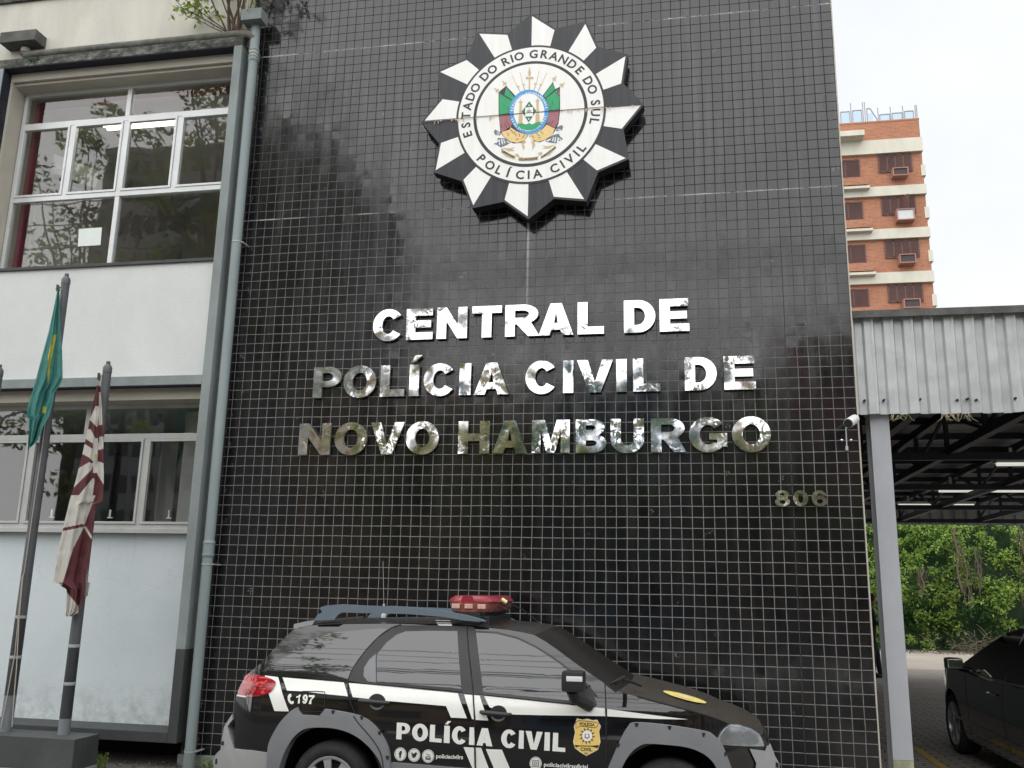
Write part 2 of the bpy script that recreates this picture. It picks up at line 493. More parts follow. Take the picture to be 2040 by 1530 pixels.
def mould():
    t = NT("mouldy_concrete")
    a = t.noise(5, 7, .7, t.mapv((1.3, 1, 2.2)))
    c = t.ramp(a.outputs["Fac"], [(.34, (.022, .024, .022)), (.50, (.085, .088, .078)), (.66, (.24, .24, .215)), (.8, (.30, .30, .27))])
    b = t.noise(45, 3, .6)
    t.bsdf(base=c, rough=.9, normal=t.bump(b.outputs["Fac"], .5, .01), spec=.25)
    return t.m
M['mould'] = mould()
M['frame_dark'] = mat("dark_grey_paint", (.052, .055, .056), .6, 0, .15, 3, .25, 40, .4)
M['plinth_dark'] = mat("plinth_paint", (.055, .060, .061), .62, 0, .2, 2.5, .3, 30, .4, dirt=(.12, .12, .115), dirt_amt=.35)
M['pipe'] = mat("grey_pipe_paint", (.255, .305, .31), .5, 0, .10, 2, .1, 30, .45, dirt=(.17, .20, .20), dirt_scale=1.2, dirt_amt=.5, stretch=(1, 1, .5))
M['pipe_dirty'] = mat("mossy_pipe", (.15, .15, .135), .85, 0, .35, 6, .3, 40, .3, dirt=(.03, .032, .028), dirt_scale=5, dirt_amt=.8)
M['alu'] = mat("window_aluminium", (.66, .68, .68), .38, .25, .06, 5, 0, 1, .5)
M['alu_grey'] = mat("weathered_aluminium", (.46, .47, .455), .45, .25, .08, 5)
M['red_trim'] = mat("dark_red_trim", (.16, .018, .035), .5, 0, .1)
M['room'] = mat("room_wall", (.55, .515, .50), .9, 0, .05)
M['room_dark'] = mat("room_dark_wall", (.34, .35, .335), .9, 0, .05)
M['dark'] = mat("dark_gap", (.012, .012, .013), .8, 0, .1)
M['white'] = mat("white_plastic", (.72, .73, .72), .4, 0, .04)
M['paper'] = mat("paper", (.85, .88, .86), .8, 0, .03)
M['black_plastic'] = mat("black_plastic", (.018, .019, .020), .45, 0, .2)

def glass(name, tint=(.92, .94, .93), ior=1.85):
    t = NT(name)
    f = t.n("Fresnel", {"IOR": ior})
    wv = t.noise(1.3, 2, .5)
    g = t.n("NewGeometry")
    nrm = t.vmath('NORMALIZE', t.vmath('ADD', g.outputs["Normal"], t.scale(t.vmath('SUBTRACT', wv.outputs["Color"], (.5, .5, .5)), .012)))
    gl = t.n("BsdfGlossy", {"Roughness": .015, "Normal": nrm, "Color": (.95, .95, .95)})
    tr = t.n("BsdfTransparent", {"Color": tint})
    mx = t.n("MixShader"); t.set(mx.inputs[0], t.math('MULTIPLY', f.outputs[0], t.math('SUBTRACT', 1.0, g.outputs["Backfacing"])))
    t.set(mx.inputs[1], tr.outputs[0]); t.set(mx.inputs[2], gl.outputs[0])
    t.t.links.new(mx.outputs[0], t.out.inputs["Surface"])
    return t.m
M['glass'] = glass("window_glass")
M['lens'] = glass("clear_lens", (.92, .94, .95), 1.5)
M['rail_pane'] = glass("bluish_pane", (.80, .90, .95), 1.5)

def emis(name, col, s):
    t = NT(name); t.bsdf(base=col, rough=.6, emit=col, emits=s); return t.m
M['tube_lit'] = emis("lit_tube", (1., .95, .72), 2.2)
M['tube_dim'] = emis("dim_tube", (.95, .93, .85), .35)

# --- badge
M['badge_white'] = mat("badge_white", (.87, .87, .845), .42, 0, .02, 3, 0, 1, .5, dirt=(.62, .54, .44), dirt_scale=1.8, dirt_amt=.20, stretch=(7, 1, .6))
M['badge_black'] = mat("badge_black", (.022, .024, .029), .42, 0, .18, 5, 0, 1, .4, dirt=(.06, .064, .068), dirt_scale=2, dirt_amt=.5, stretch=(9, 1, .5))
M['ink'] = mat("badge_ink", (.022, .022, .026), .5, 0, .1)
M['gold'] = mat("badge_gold", (.60, .46, .24), .5, 0, .1, 20)
M['sand'] = mat("badge_sand", (.80, .58, .25), .5, 0, .06, 20)
M['green'] = mat("badge_green", (.015, .34, .13), .5, 0, .12, 20)
M['dgreen'] = mat("badge_dark_green", (.02, .16, .07), .5, 0, .12, 20)
M['maroon'] = mat("badge_maroon", (.36, .13, .15), .5, 0, .1, 20)
M['blue'] = mat("badge_blue", (.07, .33, .68), .5, 0, .08, 20)
M['steelblue'] = mat("badge_grey_blue", (.14, .17, .20), .5, 0, .2, 30)
M['rust'] = mat("rust_stain", (.60, .46, .32), .8, 0, .2, 20)

# --- car
def paint(name, col, rough=.08, dust=None, amt=0., coat=1.0, ior=1.42):
    t = NT(name)
    a = t.noise(120, 4, .8); b = t.noise(2.5, 4, .6)
    c = col
    r = rough
    if dust:
        g = t.n("NewGeometry"); sep = t.n("SeparateXYZ"); t.set(sep.inputs[0], g.outputs["Normal"])
        up = t.maprange(sep.outputs[2], .35, .85)
        f = t.math('MULTIPLY', t.math('MULTIPLY', t.ramp(a.outputs["Fac"], [(.42, .0), (.60, 1.)]), t.ramp(b.outputs["Fac"], [(.3, .75), (.7, 1.)])), t.math('MULTIPLY', up, amt))
        c = t.mix(f, col, dust)
        r = t.math('MULTIPLY_ADD', f, .75, rough, clamp=True)
    t.bsdf(base=c, rough=r, spec=.5, ior=ior, coat=coat if not dust else .0, coatr=.04)
    return t.m
M['car_black'] = paint("black_car_paint", (.0065, .0068, .008), .07)
M['car_dust'] = paint("dusty_black_paint", (.010, .010, .011), .20, (.10, .080, .060), .75, ior=1.5)
M['car_roof'] = paint("dusty_roof_paint", (.008, .008, .009), .14, (.06, .050, .040), .6, ior=1.6)
M['saloon_black'] = paint("saloon_black_paint", (.004, .0045, .0055), .06, ior=1.5)
M['saloon_glass'] = paint("saloon_dark_glass", (.003, .003, .004), .02, ior=1.5, coat=0.)
M['car_white'] = mat("white_vinyl", (.80, .80, .765), .35, 0, .02, 6, 0, 1, .5, dirt=(.62, .61, .57), dirt_scale=5, dirt_amt=.25)
M['cladding'] = mat("grey_cladding", (.195, .202, .212), .5, 0, .06, 6, .12, 220, .45)
M['bumper'] = mat("silver_grey_bumper", (.34, .345, .345), .45, 0, .06, 6, .06, 220, .5, dirt=(.17, .165, .155), dirt_amt=.4, dirt_scale=3)
M['rail'] = mat("blue_grey_rail", (.13, .168, .205), .5, 0, .06, 5, .05, 160, .45)
M['trim'] = mat("matt_black_trim", (.036, .036, .037), .55, 0, .12, 10, .1, 150, .4)
def carglass():
    t = NT("tinted_car_glass")
    t.bsdf(base=(.016, .017, .020), rough=.025, ior=1.86, spec=.5)
    return t.m
M['car_glass'] = carglass()
M['car_glass_dusty'] = mat("dusty_windscreen", (.014, .0125, .011), .24, 0, .8, 50, 0, 1, .5, ior=1.3)
def redlens():
    t = NT("red_lens")
    a = t.noise(1.0, 2, .5, t.mapv((9, 1, 26)), 1.5)
    c = t.ramp(a.outputs["Fac"], [(.38, (.13, .001, .004)), (.5, (.40, .004, .014)), (.62, (.26, .002, .009)), (.70, (.70, .10, .11))])
    t.bsdf(base=c, rough=.06, coat=1., emit=(.5, .01, .02), emits=.0)
    return t.m
M['red_lens'] = redlens()
M['beacon_red'] = mat("beacon_red", (.30, .022, .035), .35, 0, .1, 8, 0, 1, .5, coat=.6)
M['beacon_clear'] = mat("beacon_smoky_red", (.25, .07, .06), .15, 0, .35, 25, 0, 1, .5, coat=.8)
M['beacon_lamp'] = mat("beacon_reflector", (.62, .40, .33), .3, 0, .2, 30)
M['chrome'] = mat("chrome", (.75, .76, .78), .12, 1., .08, 10)
M['lamp_grey'] = mat("headlamp_reflector", (.50, .52, .53), .2, .6, .35, 16)
M['tyre'] = mat("tyre_rubber", (.028, .028, .029), .78, 0, .25, 14, .3, 90, .3)
M['alloy'] = mat("alloy_wheel", (.50, .51, .52), .3, .6, .1, 8)
M['shield'] = mat("shield_yellow", (.84, .60, .17), .4, 0, .05, 20)
M['shield_pale'] = mat("shield_pale", (.80, .68, .42), .4, 0, .05, 20)
M['yellow'] = mat("yellow_paint", (.42, .29, .05), .6, 0, .15, 6)
M['yellow_cap'] = mat("yellow_cap", (.80, .70, .38), .5, 0, .05)

# --- carport and far things
M['galv'] = mat("galvanised_sheet", (.46, .48, .48), .45, .35, .12, 2.5, .25, 9, .5, dirt=(.33, .34, .33), dirt_scale=2.5, dirt_amt=.4, stretch=(1.5, 1, .7))
M['galv_dark'] = mat("weathered_flashing", (.10, .10, .095), .8, 0, .35, 6, .3, 40, .3)
M['navy'] = mat("navy_steel", (.014, .018, .030), .5, 0, .2, 4)
M['roof_under'] = mat("roof_underside", (.30, .30, .31), .7, 0, .2, 3)
M['post'] = mat("grey_steel_post", (.40, .415, .445), .5, 0, .07, 2, .05, 40, .5, dirt=(.31, .325, .34), dirt_amt=.4)
M['post_moss'] = mat("mossy_post_foot", (.33, .33, .22), .8, 0, .3, 12, .2, 40, .3)
def brick():
    t = NT("orange_brick")
    b = t.n("TexBrick", {"Scale": 1.0, "Mortar Size": .012, "Color1": (.41, .165, .088), "Color2": (.30, .112, .062), "Mortar": (.42, .27, .19), "Brick Width": .27, "Row Height": .105})
    t.set(b.inputs["Vector"], t.mapv((1, 1, 1), rot=(PI / 2, 0, 0)))
    nz = t.noise(.55, 6, .7)
    c = t.mix(t.ramp(nz.outputs["Fac"], [(.45, 0.), (.8, .45)]), b.outputs["Color"], (.28, .13, .07))
    t.bsdf(base=c, rough=.85, spec=.3)
    return t.m
M['brick'] = brick()
M['cream'] = mat("cream_concrete", (.60, .58, .49), .85, 0, .06, .6, 0, 1, .3, dirt=(.42, .39, .31), dirt_scale=.5, dirt_amt=.35, stretch=(2, 1, .6))
M['shutter'] = mat("brown_shutter", (.060, .026, .022), .6, 0, .2, .9)
M['shutter_light'] = mat("brown_stile", (.105, .048, .040), .6, 0, .2, .9)
M['ac_pink'] = mat("ac_box_pink", (.34, .165, .135), .7, 0, .12, 2)
M['ac_dark'] = mat("ac_grille", (.05, .042, .04), .7, 0, .2, 3)
M['concrete'] = mat("pale_concrete", (.32, .285, .245), .9, 0, .12, .5, .2, 20, .3, dirt=(.24, .20, .16), dirt_scale=.7, dirt_amt=.4)
def paver():
    t = NT("interlocking_pavers")
    b = t.n("TexBrick", {"Scale": 1.0, "Mortar Size": .012, "Color1": (.33, .30, .265), "Color2": (.26, .235, .21), "Mortar": (.07, .062, .052), "Brick Width": .24, "Row Height": .12})
    w = t.noise(3., 2, .5)
    v = t.vmath('ADD', t.pos(), t.scale(t.vmath('SUBTRACT', w.outputs["Color"], (.5, .5, .5)), .05))
    t.set(b.inputs["Vector"], v)
    nz = t.noise(.8, 6, .7)
    c = t.mix(t.ramp(nz.outputs["Fac"], [(.4, 0.), (.75, .6)]), b.outputs["Color"], (.20, .18, .155))
    t.bsdf(base=c, rough=.8, spec=.35, normal=t.bump(b.outputs["Fac"], -.6, .012))
    return t.m
M['paver'] = paver()
M['ground'] = mat("forecourt_concrete", (.105, .098, .088), .9, 0, .2, 1.2, .4, 14, .3, dirt=(.06, .052, .04), dirt_scale=2.5, dirt_amt=.6)
M['asphalt'] = mat("street_asphalt", (.05, .05, .052), .85, 0, .2, 3, .3, 50, .3)
M['bark'] = mat("bark", (.10, .075, .055), .9, 0, .3, 12, .4, 40, .2)
M['stem'] = mat("woody_stem", (.115, .075, .06), .9, 0, .25, 15)
def leaf(name, c1, c2, sc=1.2, trans=.3):
    t = NT(name)
    a = t.noise(sc, 4, .6); b = t.noise(23., 2, .6)
    f = t.math('ADD', t.math('MULTIPLY', a.outputs["Fac"], .6), t.math('MULTIPLY', b.outputs["Fac"], .4))
    c = t.ramp(f, [(.36, c1), (.64, c2)])
    p = t.n("BsdfPrincipled", {"Base Color": c, "Roughness": .5, "Specular IOR Level": .35})
    tr = t.n("BsdfTranslucent", {"Color": c})
    mx = t.n("MixShader"); mx.inputs[0].default_value = trans
    t.set(mx.inputs[1], p.outputs[0]); t.set(mx.inputs[2], tr.outputs[0])
    t.t.links.new(mx.outputs[0], t.out.inputs["Surface"])
    return t.m
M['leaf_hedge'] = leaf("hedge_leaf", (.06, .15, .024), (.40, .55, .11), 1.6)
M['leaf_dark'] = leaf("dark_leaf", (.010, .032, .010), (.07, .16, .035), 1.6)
M['leaf_street'] = leaf("street_leaf", (.15, .23, .05), (.48, .58, .15), .7, .55)
M['leaf_plant'] = leaf("bright_leaf", (.12, .22, .03), (.34, .42, .09), 9)
M['dry'] = mat("dry_vine", (.105, .085, .055), .9, 0, .35, 8)
M['straw'] = mat("dry_grass", (.42, .37, .22), .9, 0, .2, 20)
M['flag_green'] = mat("faded_green_cloth", (.11, .35, .31), .85, 0, .14, 5, .15, 320, .2, dirt=(.20, .43, .43), dirt_scale=4, dirt_amt=.5, stretch=(1, 1, .4))
M['flag_yellow'] = mat("yellow_cloth", (.74, .68, .16), .85, 0, .1, 12, .15, 320, .2)
M['flag_maroon'] = mat("maroon_cloth", (.195, .072, .078), .85, 0, .15, 5, .15, 320, .2)
M['flag_white'] = mat("white_cloth", (.76, .74, .69), .85, 0, .05, 12, .15, 320, .2)
M['rope'] = mat("rope", (.40, .37, .31), .9, 0, .15, 60)
M['pole_up'] = mat("grey_pole_paint", (.085, .088, .095), .5, 0, .1, 5)
M['pole_dark'] = mat("black_pole_band", (.028, .031, .033), .55, 0, .2, 6)
M['pole_base'] = mat("pole_foot_grey", (.17, .19, .205), .55, 0, .1, 8)
M['ring'] = mat("pole_ring", (.33, .35, .36), .5, 0, .1)
M['skin'] = mat("skin", (.36, .20, .13), .6, 0, .05)
M['uniform'] = mat("dark_uniform", (.010, .011, .016), .85, 0, .2, 12)
M['hair'] = mat("dark_hair", (.012, .010, .009), .7, 0, .2)
M['soffit_shade'] = mat("navy_soffit_shade", (.016, .019, .032), .7, 0, .3, 4, 0, 1, .4, dirt=(.05, .05, .055), dirt_scale=5, dirt_amt=.5)  # near-black navy that holds the shade under the beams
M['street_wall'] = mat("street_wall", (.30, .28, .24), .85, 0, .1)

def low_wall():
    t = NT("pale_blue_plaster_splashed")
    sep = t.n("SeparateXYZ"); t.set(sep.inputs[0], t.pos())
    a = t.noise(.9, 6, .65, None, .4); b = t.noise(1.0, 6, .7, t.mapv((7., 1., .7))); f = t.noise(55, 3, .6)
    c = t.ramp(a.outputs["Fac"], [(.35, (.56, .62, .64)), (.65, (.63, .685, .705))])
    sp = t.math('MULTIPLY', t.maprange(sep.outputs[2], .75, .33), t.ramp(t.noise(6, 6, .75).outputs["Fac"], [(.42, 0.), (.66, .75)]))
    c = t.mix(sp, c, (.30, .30, .275))
    dr = t.math('MULTIPLY', t.ramp(b.outputs["Fac"], [(.56, 0.), (.80, .35)]), t.maprange(sep.outputs[2], .9, 2.2))
    c = t.mix(dr, c, (.40, .43, .43))
    v = t.n("TexVoronoi", {"Scale": .8}, feature='DISTANCE_TO_EDGE'); t.set(v.inputs["Vector"], t.vmath('ADD', t.pos(), t.scale(t.noise(2., 4, .6).outputs["Color"], .5)))
    cr_ = t.math('MULTIPLY', t.math('LESS_THAN', v.outputs["Distance"], .0028), .16)
    c = t.mix(cr_, c, (.28, .30, .30))
    t.bsdf(base=c, rough=.82, spec=.3, normal=t.bump(f.outputs["Fac"], .3, .01))
    return t.m
M['plaster_low'] = low_wall()
M['emblem_yellow'] = mat("emblem_yellow", (.72, .60, .17), .5, 0, .15, 30)
# =================================================================== ground
mb = MB(); mb.box(-260, 260, -60, 300, -.5, 0); tag(mb.build("ground", M['ground']), kind='structure')
mb = MB(); mb.box(.02, 14, -4.5, 15.6, .001, .004); tag(mb.build("paved_driveway", M['paver']), kind='structure')
mb = MB(); mb.box(-20, 40, 15.6, 23.6, .001, .006); tag(mb.build("concrete_lane", M['concrete']), kind='structure')
mb = MB(); mb.box(-260, 260, -18.5, -9.6, .001, .004); tag(mb.build("street", M['asphalt']), kind='structure')
mb = MB(); mb.box(-3, 7, -13.2, -9.7, .004, .10, bev=.01); tag(mb.build("pavement", mat("pale_pavement", (.50, .49, .47), .9, 0, .1)), kind='structure')
# yellow bay line
a, b = atz(1822, 1488, .008), atz(1884, 1532, .008)
dv = (b - a).normalized(); nv = Vector((-dv.y, dv.x, 0)) * .045
e0, e1 = a - dv * .0, b + dv * .5
mb = MB(); mb.solid([[((e0 + nv).x, (e0 + nv).y), ((e1 + nv).x, (e1 + nv).y), ((e1 - nv).x, (e1 - nv).y), ((e0 - nv).x, (e0 - nv).y)]], lambda x, y, d: (x, y, d), .008, .005)
tag(mb.build("painted_line", M['yellow']), kind='structure')

# =================================================================== tiled wall
mb = MB()
mb.box(-6.42, 0, 0, .42, .10, 9.6)
tw = mb.build("tiled_wall", M['tile'])
mb = MB(); mb.box(-6.30, -.06, .421, 13.0, 0, 9.3); mb.build("rear_block", M['frame_dark'], tw)
tag(tw, "tall facade wall clad in small square black glazed tiles carrying the star badge", "wall")
mb = MB(); mb.box(-6.44, .004, -.012, .40, -.1, .0985, bev=.006); mb.build("wall_footing", M['frame'], tw)
mb = MB(); mb.box(0.0005, .012, -.004, .42, .10, 9.6); mb.build("corner_strip", M['plaster_rev'], tw)

# =================================================================== office building on the left
FX0, FX1 = -6.457, -6.357
ob = thing("office_building", "grey and white rendered office building left of the black wall with two storeys of windows", "building", (-8.2, 0, 0))
def bpart(mbx, name, m_, smooth=None, label=None, parent=None): return mbx.build(name, m_, parent or ob, smooth, label=label)
LX = -14.0
# upper parapet wall
mb = MB(); mb.box(LX, -6.36, -.10, .45, 7.70, 8.60); bpart(mb, "parapet_wall", M['plaster_up'])
mb = MB(); mb.box(LX, -6.35, -.135, .48, 8.60, 8.66, bev=.008); bpart(mb, "coping", M['mould'])
# top hood beam + right fin + left fin + middle beam + bottom beam
mb = MB(); mb.box(LX, FX1, -.20, -.10, 7.648, 7.760, bev=.006); mb.box(LX, -6.47, -.098, .1, 7.652, 7.700); bpart(mb, "hood_beam", M['mould'])
mb = MB(); mb.box(FX0, FX1, -.20, .02, 1.086, 7.646, bev=.006); bpart(mb, "fin", M['frame'])
for zz in (2.36, 4.30, 6.45):
    pass
mb = MB(); mb.box(FX0, FX1, -.20, .02, .226, 1.084, bev=.006); mb.box(LX, FX0 - .002, -.20, .20, .226, .322, bev=.006); bpart(mb, "base_frame", M['frame_dark'])
mb = MB(); mb.box(-9.52, -9.42, -.20, .02, 3.83, 7.646, bev=.006); bpart(mb, "fin", M['frame'])
mb = MB(); mb.box(-9.4195, -9.412, -.196, -.071, 5.152, 7.638); mb.box(-9.41, FX0 - .003, -.196, -.071, 7.6385, 7.6465); bpart(mb, "hood_soffit_shade", M['soffit_shade'])  # thin plates: shade under the hood and inside the fin put into colour
mb = MB(); mb.box(-9.40, FX0 - .003, -.196, -.0905, 3.7205, 3.7265); bpart(mb, "beam_soffit_shade", M['soffit_shade'])  # plate coloured dark for the shade under the middle beam
mb = MB(); mb.box(-9.418, FX0 - .002, -.20, -.09, 3.727, 3.828, bev=.006); mb.box(LX, -9.522, -.20, -.09, 3.727, 3.828, bev=.006); bpart(mb, "middle_beam", M['frame'])
# panels
mb = MB(); mb.box(LX, -6.46, -.088, .12, 3.735, 5.115); bpart(mb, "spandrel_wall", M['plaster_mid'])
mb = MB(); mb.box(LX, -6.46, -.115, .14, 5.1155, 5.150, bev=.004); bpart(mb, "window_ledge", M['frame_dark'])
mb = MB(); mb.box(LX, -6.46, .18, .40, .323, 2.21); bpart(mb, "lower_wall", M['plaster_low'])
mb = MB(); mb.box(LX, -6.46, .09, .30, 2.212, 2.262, bev=.004); bpart(mb, "window_ledge", M['alu_grey'])
# lintels and reveals
mb = MB(); mb.box(LX, -6.46, -.07, .40, 7.535, 7.6375); mb.box(LX, -6.46, -.03, .40, 7.50, 7.534, bev=.01); bpart(mb, "upper_lintel", M['plaster_rev'])
mb = MB(); mb.box(-9.47, -9.385, -.068, .40, 5.152, 7.533, bev=.004); bpart(mb, "window_jamb", M['plaster_rev'])
mb = MB(); mb.box(LX, -6.46, -.07, .40, 3.60, 3.7345); bpart(mb, "lower_lintel", M['plaster_rev'])
mb = MB(); mb.box(LX, -9.525, .0, .4, 5.15, 7.50); bpart(mb, "side_wall", M['plaster_mid'])
mb = MB(); mb.box(LX, -6.37, .45, .6, -.1, .22); bpart(mb, "plinth_recess", M['dark'])

def window(name, x0, x1, z0, z1, y, rows, fr, label=None, tint='glass'):
    """rows: list of (z0,z1,[x splits], sash?)"""
    f = MB()
    t = .045
    f.box(x0, x1, y, y + .06, z1 - t, z1, bev=.003); f.box(x0, x1, y, y + .06, z0, z0 + t, bev=.003)
    f.box(x0, x0 + t, y, y + .06, z0 + t, z1 - t, bev=.003); f.box(x1 - t, x1, y, y + .06, z0 + t, z1 - t, bev=.003)
    panes = []
    for k, (a, b, xs, sash) in enumerate(rows):
        if k: f.box(x0 + t, x1 - t, y - .006, y + .055, a - .030, a + .030, bev=.004)
        ed = [x0 + t] + list(xs) + [x1 - t]
        for i in range(len(ed) - 1):
            l, r = ed[i], ed[i + 1]
            lo, hi = a + (.030 if k else t), b - (.030 if k < len(rows) - 1 else t)
            if i: f.box(l - .028, l + .028, y - .003, y + .058, lo, hi, bev=.004)
            l2, r2 = l + (.028 if i else 0), r - (.028 if i < len(ed) - 2 else 0)
            if sash:
                q = .028
                f.box(l2 + .002, r2 - .002, y - .014, y + .03, hi - q, hi - .002, bev=.003); f.box(l2 + .002, r2 - .002, y - .014, y + .03, lo + .002, lo + q, bev=.003)
                f.box(l2 + .002, l2 + q, y - .014, y + .03, lo + q, hi - q, bev=.003); f.box(r2 - q, r2 - .002, y - .014, y + .03, lo + q, hi - q, bev=.003)
                l2 += q; r2 -= q; lo += q; hi -= q
            panes.append((l2, r2, lo, hi))
    fo = f.build("window_frame", fr, ob, label=label)
    for l2, r2, lo, hi in panes:
        g = MB(); g.box(l2 - .004, r2 + .004, y + .018, y + .024, lo - .004, hi + .004); g.build("pane", M[tint], fo)
    return fo
window("w", -9.375, -6.47, 5.152, 7.500, .15, [(5.152, 6.10, [-7.955], 0), (6.10, 7.06, [-8.66, -7.955, -7.258], 1), (7.06, 7.50, [-7.955], 0)], M['alu'], "white aluminium frame of the big upper window")
window("w", -9.95, -6.47, 2.262, 3.600, .15, [(2.262, 3.245, [-8.63, -7.235], 1), (3.245, 3.600, [-7.975], 0)], M['alu_grey'], "grey aluminium frame of the lower window")
for lx_, ly_ in ((105, 1026), (221, 1027), (338, 1028)):
    c_ = at(lx_, ly_, .21); q = MB(); q.box(c_.x - .008, c_.x + .008, .185, .20, c_.z - .02, c_.z + .06, bev=.003); q.box(c_.x - .028, c_.x + .028, .19, .215, c_.z - .03, c_.z - .018, bev=.003); q.build("window_latch", M['white'], ob)
# rooms
def room(x0, x1, y0, y1, z0, z1, m_, nm):
    r = MB(); w_ = .08
    r.box(x0 - w_, x1 + w_, y1, y1 + w_, z0 - w_, z1 + w_); r.box(x0 - w_ + .003, x1 + w_ - .003, y0, y1 - .001, z0 - w_, z0); r.box(x0 - w_ + .003, x1 + w_ - .003, y0, y1 - .001, z1, z1 + w_)
    r.box(x0 - w_, x0, y0, y1 - .001, z0 + .001, z1 - .001); r.box(x1, x1 + w_, y0, y1 - .001, z0 + .001, z1 - .001)
    bpart(r, nm, m_)
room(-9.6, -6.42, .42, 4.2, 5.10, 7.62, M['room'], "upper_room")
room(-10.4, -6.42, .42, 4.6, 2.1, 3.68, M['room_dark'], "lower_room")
mb = MB()   # dark red inner lining seen at the window's left and top edge
mb.box(-9.325, -9.255, .28, .34, 5.20, 7.45); mb.box(-9.25, -6.5, .28, .34, 7.385, 7.455)
bpart(mb, "window_lining", M['red_trim'])
mb = MB(); mb.box(-8.35, -8.10, 2.2, 2.4, 2.2, 3.6); mb.box(-7.25, -7.0, .9, 1.0, 2.2, 3.66); mb.box(-6.98, -6.72, 1.4, 1.5, 2.2, 3.66); bpart(mb, "inner_partition", M['room'])

# things inside, seen through the upper window
LY = .62; p0, p1 = at(208, 254, LY), at(352, 244, LY)
t_ = thing("ceiling_lamp", "lit fluorescent tube lamp glowing behind the upper window panes", "lamp", (p0.x, LY, p0.z))
mb = MB(); mb.box(p0.x, p1.x + .05, LY - .09, LY + .09, p0.z + .045, p0.z + .09, bev=.01); mb.build("lamp_body", M['white'], t_)
mb = MB(); mb.tube([(p0.x + .02, LY - .04, p0.z + .01), (p1.x + .03, LY - .04, p0.z + .01)], .032, 10); mb.tube([(p0.x + .02, LY + .04, p0.z + .01), (p1.x + .03, LY + .04, p0.z + .01)], .032, 10); mb.build("tube", M['tube_lit'], t_, 40)
p0, p1 = at(128, 322, .9), at(195, 376, .9)
t_ = thing("air_conditioner", "white split air conditioner on the room wall behind the upper window", "air conditioner", (-9.58, 1.3, 6.3))
mb = MB()
prof = [(0, 0), (.20, .02), (.235, .10), (.21, .27), (0, .29)]
qa, qb = atz(104, 345, 6.72), atz(192, 376, 6.72)
dq = (qb - qa).normalized(); nq = Vector((dq.y, -dq.x, 0)) * (1 if -dq.x < 0 else -1)
if nq.x < 0: nq = -nq
A = [tuple(qa + nq * (x - .235) + Vector((0, 0, z))) for x, z in prof]; Bp = [tuple(qb + nq * (x - .235) + Vector((0, 0, z))) for x, z in prof]
mb.grid([A, Bp]); mb.face(A); mb.face(Bp); mb.build("housing", M['white'], t_)
mb = MB(); qc, qd = qa.lerp(qb, .08), qa.lerp(qb, .92); dz_ = Vector((0, 0, -.012)); mb.face([qc - nq * .14 + dz_, qd - nq * .14 + dz_, qd - nq * .02 + dz_, qc - nq * .02 + dz_]); mb.build("air_outlet", M['black_plastic'], t_)
mb = MB(); mb.tube([qa + Vector((0, 0, .05)), at(82, 352, .9), at(74, 375, .7), at(58, 500, .6), at(54, 540, .6)], .022, 8); mb.build("pipe", M['plaster_rev'], t_, 40)
# sheet of paper taped inside the lower-left pane
mb = MB(); mb.pxpoly([(157, 456), (203, 453), (200, 488), (155, 491)], .168, .001); tag(mb.build("paper_sheet", M['paper']), "blank white paper sheet taped inside the upper window's lower left pane", "paper")
# on the inner sill
p = at(252, 522, .55)
t_ = thing("printer", "low white printer on the upper window sill beside the mullion", "printer", (p.x, .55, 5.2))
mb = MB(); mb.box(p.x - .17, p.x + .15, .42, .75, 5.155, 5.27, bev=.02); mb.build("body", M['white'], t_, 30)
mb = MB(); mb.box(p.x - .30, p.x - .175, .45, .7, 5.235, 5.25, bev=.004); mb.build("paper_tray", M['alu'], t_)
p = at(407, 511, .5)
t_ = thing("kettle", "small black kettle on the upper window sill near the grey fin", "kettle", (p.x, .5, 5.155))
mb = MB(); mb.lathe((p.x, .5, 5.155), [(.07, 0), (.075, .03), (.065, .10), (.045, .125), (.012, .13), (.012, .15)], seg=18); mb.build("body", M['black_plastic'], t_, 40)
mb = MB(); mb.tube([(p.x - .06, .5, 5.27), (p.x - .115, .5, 5.27), (p.x - .115, .5, 5.19), (p.x - .07, .5, 5.175)], .01, 8); mb.build("handle", M['black_plastic'], t_, 40)
mb = MB(); mb.lathe((p.x + .15, .48, 5.155), [(.033, 0), (.036, .05), (.034, .09)], seg=16); tag(mb.build("steel_cup", M['chrome'], None, 40), "small shiny metal cup right of the black kettle on the sill", "cup")
p = at(178, 527, .5)
mb = MB(); mb.lathe((p.x, .5, 5.155), [(.04, 0), (.042, .07)], seg=16); mb.tube([(p.x - .035, .5, 5.215), (p.x - .07, .5, 5.205), (p.x - .065, .5, 5.175), (p.x - .035, .5, 5.17)], .006, 6)
tag(mb.build("mug", mat("pink_ceramic", (.55, .25, .22), .4), None, 40), "pinkish mug on the upper window sill left of the printer", "mug")

# =================================================================== drainpipe
PX, PY = -6.245, -.13
t_ = thing("drainpipe", "grey painted drainpipe with rain head between the office building and the tiled wall", "drainpipe", (PX, PY, 0))
mb = MB(); mb.tube([(PX, PY, -.05), (PX, PY, 7.56)], .052, 18); mb.build("downpipe", M['pipe'], t_, 40)
mb = MB(); mb.tube([(PX, PY, -.04), (PX, PY, .17)], .0555, 18); mb.build("foot", M['frame'], t_, 40)
for z_, hh in ((2.05, .14), (7.50, .06), (7.60, .03)):
    mb = MB(); mb.lathe((PX, PY, z_), [(.053, -hh / 2 - .012), (.060, -hh / 2), (.060, -hh / 2 + .018), (.0565, -hh / 2 + .022), (.0565, hh / 2 - .022), (.060, hh / 2 - .018), (.060, hh / 2), (.053, hh / 2 + .012)], seg=20)
    mb.build("collar", M['pipe'], t_, 40)
mb = MB(); mb.lathe((PX, PY, 7.56), [(.057, 0), (.057, .035)], seg=20); mb.build("seal_ring", M['plaster_rev'], t_, 40)
